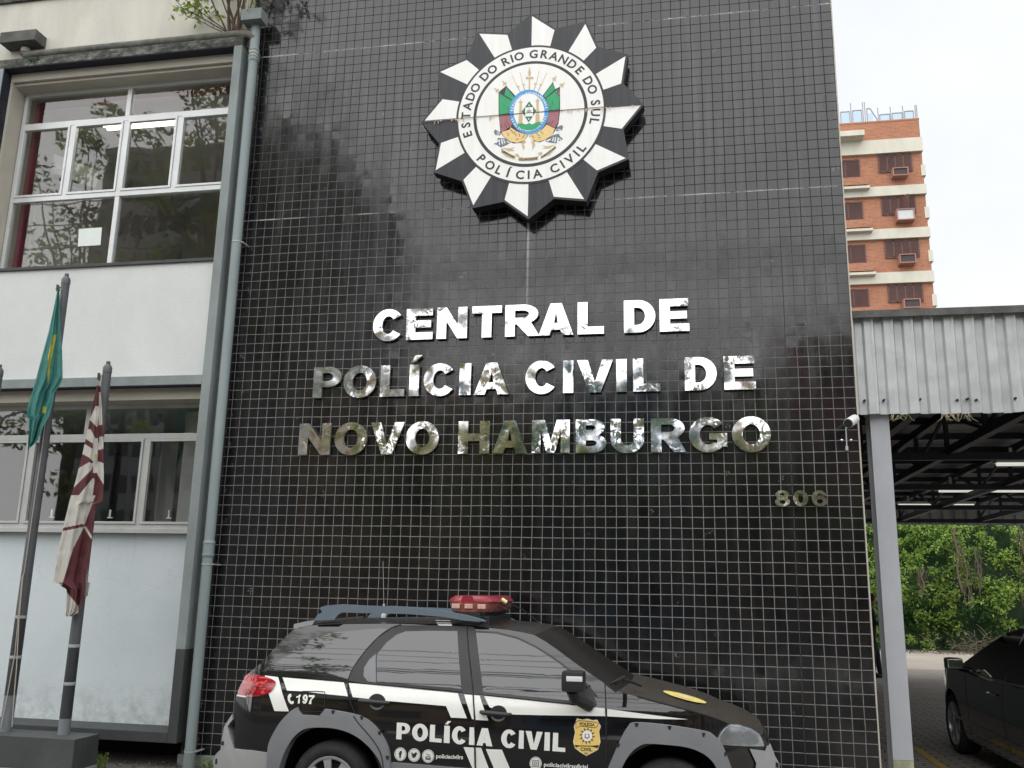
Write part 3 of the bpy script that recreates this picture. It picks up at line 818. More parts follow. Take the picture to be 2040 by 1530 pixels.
mb = MB(); mb.tube([(PX, PY, 7.575), (PX - .01, PY + .01, 7.92)], .053, 18); mb.build("neck", M['pipe'], t_, 40)
mb = MB(); mb.box(PX - .13, PX + .115, -.26, -.10, 7.92, 8.06, bev=.008); mb.build("rain_head", M['frame'], t_)
for z_ in (5.30, 1.90, .155):
    mb = MB(); mb.lathe((PX, PY, z_), [(.0525, -.006), (.056, -.005), (.056, .005), (.0525, .006)], seg=20); mb.box(PX + .05, PX + .075, PY - .006, 0, z_ - .006, z_ + .006); mb.build("clip", M['alu_grey'], t_, 40)
# level branch lying on the hood beam
mb = MB(); mb.tube([(-9.20, -.15, 7.93), (-9.21, -.155, 7.845), (-9.17, -.16, 7.815), (-9.1, -.16, 7.812), (-6.55, -.16, 7.808), (-6.42, -.155, 7.81), (-6.31, -.14, 7.80), (PX, PY, 7.75)], .050, 14); mb.build("branch_pipe", M['pipe_dirty'], t_, 45)
mb = MB(); mb.box(-9.46, -8.98, -.29, -.10, 7.93, 8.07, bev=.008); mb.build("gutter_box", M['galv_dark'], t_)
mb = MB(); mb.lathe((-9.20, -.15, 7.86), [(.056, 0), (.056, .05)], seg=16); mb.build("collar", M['plaster_rev'], t_, 40)

# =================================================================== star badge
SX, SZ, SR = -3.05, 6.512, 1.167
def pol(r, a): return (SX + r * SR * math.cos(math.radians(a)), SZ + r * SR * math.sin(math.radians(a)))
bd = thing("star_badge", "large black and white twelve pointed police star badge on the tiled wall", "badge", (SX, -.1, SZ))
out = []
for k in range(12):
    out += [pol(1.0, 90 + 30 * k), pol(.852, 105 + 30 * k)]
mb = MB(); mb.xz([out], -.20, -.065); mb.build("star_box", M['badge_black'], bd)
mb = MB(); mb.xz([ell(SX, SZ, .6, .6, n=24)], -.066, -.002); mb.build("mounting_drum", M['dark'], bd)
for k in range(12):
    a_ = 90 + 30 * k
    mb = MB(); mb.xz([[pol(.972, a_ - .25), pol(.66, a_ - .3), pol(.66, a_ - 15), pol(.834, a_ - 14.7)]], -.2025, -.2005); mb.build("white_facet", M['badge_white'], bd)
def disc(r, Y, m_, nm):
    q = MB(); q.xz([ell(SX, SZ, r * SR, r * SR, n=96)], Y, Y + .0012); return q.build(nm, m_, bd)
disc(.672, -.2050, M['badge_black'], "outer_ring")
disc(.652, -.2070, M['badge_white'], "lettering_band")
disc(.512, -.2090, M['badge_black'], "inner_ring")
disc(.484, -.2110, M['badge_white'], "centre_disc")
# seam between the two halves
mb = MB(); mb.xz([[(SX - 1.16, SZ - .004), (SX + 1.16, SZ - .004), (SX + 1.16, SZ + .004), (SX - 1.16, SZ + .004)]], -.2195); mb.build("panel_seam", M['ink'], bd)
mb = MB()
for i in range(34):
    x_ = SX + rnd.uniform(-1.1, 1.1); l_ = rnd.uniform(.015, .07)
    if abs(x_ - SX) < .33: continue
    mb.xz([[(x_ - .010, SZ - .004), (x_ + .010, SZ - .004), (x_ + .001, SZ - .005 - l_)]], -.2192)
mb.build("rust_streaks", M['rust'], bd)
def arc_text(s, r, a0, a1, size, Y, m_, nm, flip=False, parent=None, cx=None, cz=None, sr=None, off=.0, ky=1.0):
    cx = SX if cx is None else cx; cz = SZ if cz is None else cz; sr = SR if sr is None else sr
    q = MB(); n_ = len(s); single = nm == "ring_letter"
    wds = [(.42 if c in "I " else .35 if c == '.' else .72 if c in "L" else 1.0) for c in s]
    tot = sum(wds) - wds[0] / 2 - wds[-1] / 2
    acc = 0
    for i, c in enumerate(s):
        a_ = a0 + (a1 - a0) * (acc / tot)
        if i < n_ - 1: acc += wds[i] / 2 + wds[i + 1] / 2
        if c == ' ': continue
        rr = r * sr
        th = math.radians(a_ + (90 if flip else -90))
        Mx = Matrix.Translation((cx + rr * math.cos(math.radians(a_)), Y, cz + ky * rr * math.sin(math.radians(a_)))) @ Matrix.Rotation(-th, 4, 'Y') @ Matrix.Rotation(PI / 2, 4, 'X') @ Matrix.Translation((0, -size * .36, 0))
        q.mesh(text_mesh(c, size, .0004, off), Mx)
        if single: q.build(nm, m_, parent or bd); q = MB()
    if single: q.bm.free(); return None
    return q.build(nm, m_, parent or bd)
arc_text("ESTADO DO RIO GRANDE DO SUL", .585, 196, -12, .130, -.2080, M['ink'], "ring_letter", off=.0035)
arc_text("POLÍCIA CIVIL", .585, 223, 321, .130, -.2080, M['ink'], "ring_letter", flip=True, off=.0035)
# coat of arms in the centre
EY = -.2125
def ep(pts, Y, m_, nm, thick=.0006, par=None):
    q = MB(); q.pxpoly([Z3(*p) for p in pts], Y, thick); return q.build(nm, m_, par or bd)
coa = MB()
def eq(mbx, pts, lvl): mbx.pxpoly([Z3(*p) for p in pts], EY - .0009 * lvl, .0004)
def eline(mbx, a, b, w, lvl):
    dx, dy = b[0] - a[0], b[1] - a[1]; L = math.hypot(dx, dy); nx, ny = -dy / L * w / 2, dx / L * w / 2
    eq(mbx, [(a[0] + nx, a[1] + ny), (b[0] + nx, b[1] + ny), (b[0] - nx, b[1] - ny), (a[0] - nx, a[1] - ny)], lvl)
g = MB()   # spears and bayonets
for a, b in (((630, 210), (690, 345)), ((735, 165), (775, 330)), ((1000, 150), (965, 320)), ((1108, 170), (1035, 335))): eline(g, a, b, 7, 0)
for a, b in (((690, 345), (745, 440)), ((775, 330), (805, 420)), ((965, 320), (925, 420)), ((1035, 335), (980, 440))): eline(g, a, b, 13, 0)
for a in ((715, 365), (792, 335), (945, 325), (1020, 340)): eq(g, ell(a[0], a[1], 16, 11, n=10), 1)
eline(g, (868, 240), (866, 415), 18, 0)
eq(g, [(868, 85), (888, 175), (878, 225), (858, 225), (848, 175)], 1)
eq(g, [(812, 238), (835, 228), (868, 240), (905, 228), (925, 238), (910, 262), (885, 250), (868, 275), (850, 250), (828, 262)], 2)
for c_, an in (((520, 320), 40), ((415, 415), 55), ((1215, 255), -32), ((1320, 340), -48)):
    ca, sa = math.cos(math.radians(an)), math.sin(math.radians(an))
    R2 = lambda x, y: (c_[0] + x * ca + y * sa, c_[1] - x * sa + y * ca)
    eq(g, [R2(0, -55), R2(14, -5), R2(34, 12), R2(20, 25), R2(5, 12), R2(4, 50), R2(-4, 50), R2(-5, 12), R2(-20, 25), R2(-34, 12), R2(-14, -5)], 1)
g.build("arms_spears", M['gold'], bd)
g = MB()   # outline backing for the banners
eq(g, [(440, 440), (545, 355), (680, 500), (650, 740), (440, 760)], 0); eq(g, [(1050, 490), (1192, 300), (1225, 400), (1290, 365), (1292, 700), (1120, 720)], 0)
eq(g, [(440, 745), (600, 735), (690, 960), (850, 1040), (780, 1140), (640, 1152), (520, 1070), (465, 1000)], 0)
eq(g, [(1292, 690), (1120, 700), (1040, 930), (860, 1045), (930, 1122), (1010, 1135), (1140, 1085), (1215, 990), (1270, 880)], 0)
g.build("arms_outline", M['ink'], bd)
g = MB()
eq(g, [(450, 455), (628, 560), (600, 690), (585, 735), (520, 742), (450, 752)], 1); eq(g, [(520, 480), (550, 370), (662, 505), (632, 550)], 1)
g.build("arms_banner", M['green'], bd, label="green left part of the emblem's banners"); g = MB()
eq(g, [(1065, 488), (1190, 315), (1220, 410), (1085, 520)], 1); eq(g, [(1095, 530), (1275, 385), (1240, 470), (1282, 500), (1278, 680), (1140, 692)], 1)
g.build("arms_banner", M['green'], bd, label="green right part of the emblem's banners")
g = MB()
eq(g, [(450, 762), (580, 745), (625, 880), (590, 960), (475, 995), (452, 880)], 1); g.build("arms_banner", M['maroon'], bd, label="dark red left part of the emblem's banners"); g = MB(); eq(g, [(1140, 705), (1280, 692), (1262, 860), (1215, 945), (1110, 890)], 1)
eq(g, [(1282, 395), (1286, 480), (1250, 480)], 1)
g.build("arms_banner", M['maroon'], bd, label="dark red right part of the emblem's banners")
g = MB()
eq(g, [(480, 1000), (600, 925), (690, 985), (840, 1035), (800, 1110), (700, 1145), (600, 1125), (520, 1065)], 1); g.build("arms_banner", M['sand'], bd, label="yellow left part of the emblem's banners"); g = MB()
eq(g, [(865, 1035), (1040, 960), (1115, 885), (1222, 940), (1180, 1040), (1080, 1105), (980, 1128), (900, 1095)], 1)
g.build("arms_banner", M['sand'], bd, label="yellow right part of the emblem's banners")
g = MB()   # fold strokes
for a, b in (((470, 880), (490, 940)), ((515, 860), (560, 950)), ((545, 840), (600, 930)), ((1165, 850), (1120, 900)), ((1205, 830), (1165, 900)), ((600, 950), (650, 1020)), ((650, 985), (690, 1050)), ((720, 1010), (735, 1060)), ((800, 1030), (770, 1080)), ((900, 1040), (930, 1075)), ((960, 1010), (1010, 1050)), ((1020, 985), (1060, 1020)), ((560, 1010), (580, 1050)), ((680, 1095), (720, 1090)), ((990, 1075), (1020, 1070)), ((510, 600), (520, 640)), ((1180, 560), (1190, 610)), ((560, 640), (575, 690)), ((1150, 640), (1165, 670)), ((545, 365), (665, 515)), ((445, 450), (632, 562)), ((1192, 305), (1060, 490)), ((1285, 375), (1090, 528))): eline(g, a, b, 7, 2)
g.build("arms_folds", M['ink'], bd)
for sx_ in (-1, 1):
    g = MB()   # cannons
    f_ = lambda x, y: (866 + sx_ * x, y)
    eq(g, [f_(395, 990), f_(480, 960), f_(490, 1000), f_(470, 1035), f_(400, 1040)] if sx_ < 0 else [(1235, 930), (1320, 895), (1335, 930), (1320, 965), (1240, 985)], 0)
    if sx_ < 0: eq(g, [(375, 1160), (410, 1125), (430, 1075), (560, 1085), (610, 1135), (560, 1170), (470, 1205), (420, 1175)], 0)
    else: eq(g, [(1335, 1090), (1300, 1065), (1270, 1015), (1170, 1045), (1090, 1125), (1150, 1140), (1240, 1150), (1290, 1110)], 0)
    g.build("arms_cannon", M['steelblue'], bd)
    g = MB(); f_ = (lambda x: x) if sx_ < 0 else (lambda x: 1712 - x)
    for a, b in (((400, 1150), (430, 1110)), ((445, 1100), (455, 1175)), ((480, 1095), (495, 1165)), ((510, 1095), (525, 1150)), ((415, 1000), (455, 985)), ((420, 1025), (460, 1015)), ((550, 1120), (600, 1150))): eline(g, (f_(a[0]), a[1] - (30 if sx_ > 0 else 0)), (f_(b[0]), b[1] - (30 if sx_ > 0 else 0)), 13, 1)
    g.build("cannon_highlight", M['lamp_grey'], bd)
ec = (862, 715)
g = MB(); eq(g, ell(ec[0], ec[1], 272, 308, n=56), 3); g.build("arms_oval", M['blue'], bd)
g = MB(); eq(g, ell(ec[0], ec[1], 213, 253, n=48), 4); oval_in = g.build("arms_oval_field", M['badge_white'], bd)
g = MB(); eq(g, [(682, 890), (760, 872), (820, 890), (862, 868), (905, 888), (960, 862), (1030, 850), (1010, 900), (960, 945), (900, 968), (830, 968), (750, 945)], 5); g.build("arms_mound", M['green'], bd)
for x_ in (745, 980):
    g = MB(); y_ = 548 if x_ < 800 else 530
    eq(g, [(x_ - 14, y_ + 45), (x_ + 14, y_ + 45), (x_ + 20, y_ + 215), (x_ + 28, y_ + 235), (x_ + 26, y_ + 310), (x_ + 34, y_ + 328), (x_ - 36, y_ + 328), (x_ - 28, y_ + 310), (x_ - 28, y_ + 235), (x_ - 20, y_ + 215)], 6)
    eq(g, [(x_ - 30, y_ + 20), (x_ - 6, y_ + 20), (x_ - 6, y_ - 5), (x_ + 6, y_ - 5), (x_ + 6, y_ + 20), (x_ + 30, y_ + 20), (x_ + 20, y_ + 44), (x_ - 20, y_ + 44)], 6)
    g.build("arms_column", M['gold'], bd)
g = MB(); eq(g, [(865, 568), (962, 700), (858, 860), (760, 712)], 6); g.build("arms_lozenge", M['dgreen'], bd)
g = MB(); eq(g, [(808, 655), (918, 648), (916, 775), (806, 782)], 7)
for c_ in ((862, 625), (858, 812)): eq(g, [(c_[0] + (16 if i % 2 == 0 else 7) * math.sin(PI * i / 5), c_[1] - (16 if i % 2 == 0 else 7) * math.cos(PI * i / 5)) for i in range(10)], 7)
g.build("arms_tablet", M['badge_white'], bd)
g = MB()
for a, b in (((862, 668), (862, 690)), ((830, 700), (892, 696)), ((828, 712), (890, 706)), ((835, 725), (880, 722))): eline(g, a, b, 6, 8)
g.build("arms_tablet_marks", M['ink'], bd)
c3 = at(*Z3(*ec), EY); r3 = at(*Z3(ec[0] + 242, ec[1]), EY)
rr_ = (Vector((r3.x, r3.z)) - Vector((c3.x, c3.z))).length
arc_text("REPÚBLICA RIO GRANDENSE", 1.0, 172, 8, .031, EY - .0040, M['badge_white'], "arms_lettering", cx=c3.x, cz=c3.z, sr=rr_, off=.0012, ky=1.15)
arc_text("20 DE SETEMBRO DE 1835", 1.0, 200, 340, .031, EY - .0040, M['badge_white'], "arms_lettering", flip=True, cx=c3.x, cz=c3.z, sr=rr_, off=.0012, ky=1.15)
g = MB()   # ribbons
eq(g, [(475, 1210), (560, 1285), (680, 1330), (665, 1372), (545, 1335), (478, 1270)], 1)
eq(g, [(715, 1335), (800, 1348), (900, 1345), (995, 1325), (985, 1372), (900, 1392), (800, 1396), (708, 1380)], 1)
eq(g, [(1040, 1318), (1150, 1265), (1230, 1165), (1222, 1225), (1150, 1310), (1022, 1358)], 1)
eq(g, [(490, 1215), (600, 1220), (668, 1198), (625, 1232), (665, 1255), (580, 1262)], 0); eq(g, [(1215, 1170), (1120, 1190), (1040, 1180), (1090, 1205), (1045, 1228), (1150, 1218)], 0)
eq(g, [(660, 1300), (705, 1295), (735, 1335), (690, 1335)], 0); eq(g, [(985, 1280), (1045, 1270), (1040, 1315), (1000, 1322)], 0)
eq(g, [(755, 1140), (805, 1110), (820, 1135), (775, 1165), (805, 1190), (785, 1250), (770, 1200)], 1); eq(g, [(890, 1125), (935, 1115), (945, 1180), (905, 1240), (910, 1180)], 1)
g.build("arms_ribbon", M['gold'], bd)
def flat_text(s, c, size, ang, Y, m_, nm, parent, off=0., align='CENTER', shear=0.):
    q = MB()
    Mx = Matrix.Translation((c.x, Y, c.z)) @ Matrix.Rotation(-math.radians(ang), 4, 'Y') @ Matrix.Rotation(PI / 2, 4, 'X') @ Matrix.Translation((0, -size * .36, 0))
    q.mesh(text_mesh(s, size, .0003, off, align, shear), Mx)
    return q.build(nm, m_, parent)
flat_text("IGUALDADE", at(*Z3(850, 1368), EY), .034, 0, EY - .0020, M['ink'], "arms_motto", bd, .0012)
flat_text("LIBERDADE", at(*Z3(572, 1300), EY), .030, -32, EY - .0020, M['ink'], "arms_motto", bd, .0012)
flat_text("HUMANIDADE", at(*Z3(1130, 1278), EY), .028, 36, EY - .0020, M['ink'], "arms_motto", bd, .0010)

# =================================================================== steel letters on the wall
def sign_line(label, rows, nm="letter"):
    """rows: (char, px left, px right, z0, z1)"""
    cx_ = at(*rows[0][4], -.05) if False else None
    xs = []
    t = thing("sign_lettering" if nm == "letter" else "house_number", label, "sign", (0, 0, 0))
    for ch, xa, xb, z0, z1 in rows: xs.append((xa + xb) / 2)
    base_x = sum(xs) / len(xs)
    t.location = (base_x, 0, rows[0][3])
    for ch, xa, xb, z0, z1 in rows:
        H = z1 - z0; w = (xb - xa) / H
        kw = {}
        if ch in 'Í': loops = glyph('I', w)
        elif ch in '806': loops = glyph(ch, w, .30, .22)
        else: loops = glyph(ch, w, min(.30, w * .42), .23)
        q = MB()
        f3 = lambda a, b, d: (xa + a * H, d, z0 + b * H)
        q.solid(loops, f3, -.052, -.020)
        if ch == 'Í': q.solid([[(.05, 1.08), (w * .55, 1.08), (w * 1.25, 1.30), (w * .55, 1.30)]], f3, -.052, -.020)
        for f in q.bm.faces:
            f.normal_update()
            f.material_index = 0 if abs(f.normal.y) > .9 else 1
        o = q.build(nm, [M['steel'], M['steel_edge']], t)
    return t
def row(chars, spans, z0, z1, ymid, zf=Z5):
    r = []
    for c, (a, b) in zip(chars, spans):
        A = at(*zf(a, ymid(a)), -.052); B_ = at(*zf(b, ymid(b)), -.052)
        r.append((c, A.x, B_.x, z0, z1))
    return r
lin = lambda y0, y1: (lambda x: y0 + (y1 - y0) * x / 2040.)
sign_line("polished steel letters reading CENTRAL DE, top line on the black tiles", row("CENTRALDE", [(340, 467), (478, 588), (605, 730), (750, 873), (888, 1030), (1027, 1170), (1188, 1297), (1380, 1510), (1528, 1650)], 4.172, 4.500, lin(190, 125)))
sign_line("polished steel letters reading POLÍCIA CIVIL DE, middle line on the black tiles", row("POLÍCIACIVILDE", [(92, 208), (217, 352), (370, 470), (490, 530), (550, 683), (698, 745), (760, 902), (972, 1105), (1128, 1170), (1185, 1335), (1348, 1392), (1418, 1530), (1632, 1765), (1795, 1925)], 3.586, 3.910, lin(420, 380)))
sign_line("polished steel letters reading NOVO HAMBURGO, bottom line on the black tiles", row("NOVOHAMBURGO", [(32, 163), (180, 315), (328, 468), (475, 612), (693, 822), (835, 978), (998, 1155), (1180, 1307), (1325, 1463), (1492, 1638), (1650, 1808), (1828, 1990)], 3.000, 3.322, lin(655, 638)))
EZ = lambda x, y: (1540 + x / 3.641, 780 + y / 3.641)
sign_line("small polished steel house number 806 near the wall's right edge", row("806", [(14, 122), (147, 255), (282, 393)], 2.499, 2.640, lin(775, 775), EZ), "digit")

# =================================================================== flag poles, plinth, flags
PLX1 = -6.80
mb = MB(); mb.box(-9.6, PLX1, -1.10, -.755, .115, .375, bev=.006); pl = mb.build("pole_plinth", M['plinth_dark'])
mb = MB(); mb.box(-9.61, PLX1 + .006, -1.105, -.75, -.02, .113, bev=.004); mb.build("plinth_base", M['frame'], pl)
tag(pl, "dark grey painted concrete plinth carrying the flag poles at the lower left", "plinth")
PYY = -.88
def pole(x, top, label, b_hi, b_lo, lo_z):
    t = thing("flag_pole", label, "flag pole", (x, PYY, .375), "flag poles on the grey plinth")
    r0, r1 = .052, .040
    R_ = lambda z: r0 + (r1 - r0) * (z - .375) / (top - .375)
    q = MB(); q.tube([(x, PYY, .375), (x, PYY, lo_z)], [R_(.375), R_(lo_z)], 18); q.build("pole_foot", M['pole_base'], t, 40)
    q = MB(); q.tube([(x, PYY, lo_z), (x, PYY, b_hi)], [R_(lo_z), R_(b_hi)], 18); q.build("dark_section", M['pole_dark'], t, 40)
    q = MB(); q.tube([(x, PYY, b_hi), (x, PYY, top - .09)], [R_(b_hi), R_(top)], 18); q.build("shaft", M['pole_up'], t, 40)
    for z_ in (b_hi, b_lo):
        q = MB(); q.lathe((x, PYY, z_), [(R_(z_) + .0002, -.014), (R_(z_) + .003, -.011), (R_(z_) + .003, .011), (R_(z_) + .0002, .014)], seg=18); q.build("joint_ring", M['ring'], t, 40)
    q = MB(); q.lathe((x, PYY, top - .09), [(r1 + .003, 0), (r1 + .003, .05), (r1 - .01, .075), (.018, .085), (.022, .10), (.016, .115)], seg=18); q.build("cap", M['pole_up'], t, 40)
    q = MB(); q.box(x - .085, x - .03, PYY - .012, PYY + .012, top - .13, top - .115); q.box(x - .095, x - .08, PYY - .012, PYY + .012, top - .155, top - .09); q.lathe((x - .075, PYY, top - .15), [(.016, -.008), (.016, .008)], 'y', 12); q.build("pulley", M['galv_dark'], t)
    return t
zt1 = at(128, 550, PYY).z; zt2 = at(210, 725, PYY).z
x1 = (at(128, 560, PYY).x + at(15.6, 1454, PYY).x) / 2
x2 = (at(210, 735, PYY).x + at(131.6, 1462, PYY).x) / 2
x3 = at(-5, 760, PYY).x
zz = lambda y, x: at(x, 1000 + y / 2.887, PYY).z
pole(x1, zt1, "tallest grey flag pole, the one carrying the green and yellow flag", zz(662, 44), zz(892, 33), zz(1110, 22))
pole(x2, zt2, "short grey flag pole carrying the maroon and white flag", zz(828, 152), zz(1045, 144), zz(1245, 136))
pole(x3, zt2, "short grey flag pole at the left picture edge, only its tip in view", zz(828, 152), zz(1045, 144), zz(1245, 136))
# ropes
q = MB()
def rp(x, y, Y): return at(x, y, Y)
q.tube([at(121, 575, PYY - .05), at(100, 760, PYY - .06), at(84, 890, PYY - .06), at(48, 1142, PYY - .065), at(44, 1150, PYY - .06), at(30, 1300, PYY - .07), at(12, 1400, PYY - .062), at(2, 1450, PYY - .06)], .005, 6)
q.tube([at(46, 1145, PYY - .07), at(38, 1230, PYY - .075), at(33, 1330, PYY - .075), at(27, 1400, PYY - .07), at(24, 1448, PYY - .06)], .005, 6)
tag(q.build("halyard_rope", M['rope'], None, 50), "thin pale halyard rope running down beside the tallest flag pole", "rope")
q = MB()
q.tube([at(203, 745, PYY - .045), at(199, 770, PYY - .05), at(183, 1000, PYY - .06), at(172, 1150, PYY - .055), at(171, 1185, PYY - .055)], .005, 6)
for k in range(5): q.lathe((x2, PYY, at(172, 1146 + 5 * k, PYY).z), [(.052, -.006), (.056, 0), (.052, .006)], seg=14)
for k in range(4): q.tube([at(173 + 2 * k, 1160, PYY - .06), at(170 + 2 * k, 1175, PYY - .065), at(169 + 1.5 * k, 1188, PYY - .06)], .004, 5)
tag(q.build("halyard_rope", M['rope'], None, 50), "thin pale rope knotted round the pole below the maroon flag", "rope")

def inpoly(p, poly):
    c = False; n = len(poly); j = n - 1
    for i in range(n):
        if (poly[i][1] > p[1]) != (poly[j][1] > p[1]) and p[0] < (poly[j][0] - poly[i][0]) * (p[1] - poly[i][1]) / (poly[j][1] - poly[i][1]) + poly[i][0]: c = not c
        j = i
    return c
def interp(tbl, t):
    for (t0, v0), (t1, v1) in zip(tbl, tbl[1:]):
        if t <= t1: return v0 + (v1 - v0) * (t - t0) / (t1 - t0)
    return tbl[-1][1]
def drape(left, right, y0, y1, folds, amp, Yc, regions, mats, nm, nx=60, ny=140, wave=.0):
    rows = []; cols = []
    for i in range(ny + 1):
        y = y0 + (y1 - y0) * i / ny
        l, r = interp(left, y), interp(right, y)
        rw = []; cw = []
        for j in range(nx + 1):
            s_ = j / nx
            px = l + (r - l) * s_
            grow = min(1, .25 + 1.1 * i / ny)
            d = amp * grow * (math.sin(s_ * folds * 2 * PI + .8 * math.sin(3.2 * i / ny) + .4) + .45 * math.sin(s_ * folds * 4.6 * PI + 2.2 + 2 * i / ny))
            d += .010 * noise.noise(Vector((s_ * 4, i * .09, 3)))
            ye = y + wave * math.sin(s_ * 5 + 1) * (i / ny)
            rw.append(at(px, ye, Yc + d)); cw.append((px, ye))
        rows.append(rw); cols.append(cw)
    def mi(i, j):
        c = ((cols[i][j][0] + cols[i + 1][j + 1][0]) / 2, (cols[i][j][1] + cols[i + 1][j + 1][1]) / 2)
        k = 0
        for poly, m_ in regions:
            if inpoly(c, poly): k = m_
        return k
    q = MB(); q.grid(rows, mifn=mi)
    r = bmesh.ops.solidify(q.bm, geom=q.bm.faces[:], thickness=.003)
    return q.build(nm, mats, None, 60)
F2 = lambda x, y: (x / 2.942, 520 + y / 2.942)
F3 = lambda x, y: (x / 2.887, 1000 + y / 2.887)
L1 = [(577, 114), (600, 110), (660, 97), (700, 86), (760, 70), (810, 55), (828, 52), (833, 58), (850, 58), (893, 55)]
R1 = [(577, 118), (600, 119), (640, 120), (700, 124), (755, 125), (768, 119), (783, 108), (800, 106), (830, 98), (850, 86), (858, 83), (880, 75), (893, 60)]
ylw = [F2(*p) for p in ((310, 432), (331, 434), (312, 520), (295, 610), (286, 690), (280, 720), (276, 640), (284, 540), (300, 480))]
flg = drape(L1, R1, 577, 893, 1.7, .032, PYY - .125, [(ylw, 1), ([F2(*p) for p in ((252, 850), (270, 850), (268, 892), (245, 892))], 1)], [M['flag_green'], M['flag_yellow']], "hanging_flag", wave=3)
tag(flg, "faded green flag with a yellow band hanging limp from the tallest pole", "flag")
L2 = [(768, 193), (800, 186), (850, 176), (900, 165), (960, 150), (1000, 138), (1050, 126), (1100, 115), (1160, 104), (1162, 108), (1172, 130), (1176, 133), (1228, 131)]
R2_ = [(768, 199), (800, 202), (850, 206), (900, 206), (960, 207), (1000, 204), (1004, 190), (1050, 186), (1100, 180), (1150, 171), (1195, 165), (1212, 160), (1220, 156), (1228, 142)]
wt = []
def W(*pts, m_=1, z=F2): wt.append(([z(*p) for p in pts], m_))
W((560, 850), (585, 850), (570, 975), (525, 930))
W((500, 985), (530, 985), (560, 1040), (560, 1080), (500, 1040)); W((480, 1130), (495, 1070), (540, 1100), (580, 1060), (610, 1070), (610, 1100), (570, 1110), (560, 1190), (520, 1150))
W((582, 1030), (608, 1030), (608, 1100), (580, 1090)); W((545, 1040), (575, 1040), (570, 1240), (545, 1240))
W((440, 1290), (460, 1215), (520, 1180), (550, 1185), (535, 1225), (430, 1330)); W((565, 1170), (608, 1185), (608, 1310), (570, 1250))
W((580, 770), (596, 770), (600, 960), (578, 960))
W((400, 1480), (440, 1400), (545, 1270), (555, 1280), (540, 1400), (490, 1560), (380, 1560))
W((400, -40), (550, -40), (505, 80), (480, 150), (420, 270), (350, 500), (290, 465), (360, 160), (390, 20), z=F3)
W((360, 150), (480, 125), (484, 142), (362, 168), m_=0, z=F3)
W((478, 140), (495, 140), (530, 200), (525, 215), z=F3)
W((370, 505), (385, 520), (452, 600), (450, 640), (385, 680), z=F3)
W((555, 1130), (568, 1130), (568, 1160), (555, 1160), m_=2)
flg = drape(L2, R2_, 768, 1228, 1.5, .032, PYY - .125, wt, [M['flag_maroon'], M['flag_white'], M['flag_yellow']], "hanging_flag", 130, 280)
tag(flg, "maroon and white striped flag hanging limp from the right pole", "flag")
# =================================================================== vehicles
def cr(pts, n=5, closed=True):
    out = []; N = len(pts)
    rng = range(N) if closed else range(N - 1)
    for i in rng:
        if closed: p = [pts[(i + k - 1) % N] for k in range(4)]
        else: p = [pts[max(0, min(N - 1, i + k - 1))] for k in range(4)]
        for k in range(n):
            t = k / n
            out.append(tuple(.5 * (2 * p[1][c] + (p[2][c] - p[0][c]) * t + (2 * p[0][c] - 5 * p[1][c] + 4 * p[2][c] - p[3][c]) * t * t + (3 * p[1][c] - p[0][c] - 3 * p[2][c] + p[3][c]) * t ** 3) for c in (0, 1)))
    if not closed: out.append(tuple(pts[-1]))
    return out

class Skin:
    """one side of a car body: depth(a,z) is how far the skin sits inside the widest plane"""
    def __init__(s, depth, fn): s.depth, s.fn = depth, fn
    def patch(s, loops, name, mats, parent, off=.003, thick=.004, cell=.04, smooth=35, mirror=None, label=None, both=False):
        pts, tris = tess(loops)
        bm = bmesh.new()
        vs = [bm.verts.new((p[0], 0, p[1])) for p in pts]
        for t in tris:
            try: bm.faces.new([vs[i] for i in t])
            except ValueError: pass
        if cell:
            for ax in (0, 2):
                lo = min(v.co[ax] for v in bm.verts); hi = max(v.co[ax] for v in bm.verts)
                n = max(1, int((hi - lo) / cell))
                for k in range(1, n):
                    co = Vector((0, 0, 0)); co[ax] = lo + (hi - lo) * k / n
                    no = Vector((0, 0, 0)); no[ax] = 1
                    bmesh.ops.bisect_plane(bm, geom=bm.verts[:] + bm.edges[:] + bm.faces[:], dist=1e-6, plane_co=co, plane_no=no)
            bmesh.ops.remove_doubles(bm, verts=bm.verts[:], dist=1e-5)
        for v in bm.verts: v.co.y = s.depth(v.co.x, v.co.z) - off
        bmesh.ops.recalc_face_normals(bm, faces=bm.faces[:])
        if bm.faces and sum(f.normal.y for f in bm.faces) > 0: bmesh.ops.reverse_faces(bm, faces=bm.faces[:])
        if thick:
            be = [e for e in bm.edges if len(e.link_faces) == 1]
            r = bmesh.ops.extrude_edge_only(bm, edges=be)
            for g in r['geom']:
                if isinstance(g, bmesh.types.BMVert): g.co.y += thick
        if both:
            r = bmesh.ops.duplicate(bm, geom=bm.verts[:] + bm.edges[:] + bm.faces[:])
            for g in r['geom']:
                if isinstance(g, bmesh.types.BMVert): g.co.y = both - g.co.y
            bmesh.ops.reverse_faces(bm, faces=[g for g in r['geom'] if isinstance(g, bmesh.types.BMFace)])
        for v in bm.verts: v.co = Vector(s.fn(v.co.x, v.co.y, v.co.z))
        me = bpy.data.meshes.new(name); bm.to_mesh(me); bm.free()
        for mm in (mats if isinstance(mats, (list, tuple)) else [mats]): me.materials.append(mm)
        if smooth:
            me.shade_smooth(); me.set_sharp_from_angle(angle=math.radians(smooth))
        return put(name, me, parent, label)

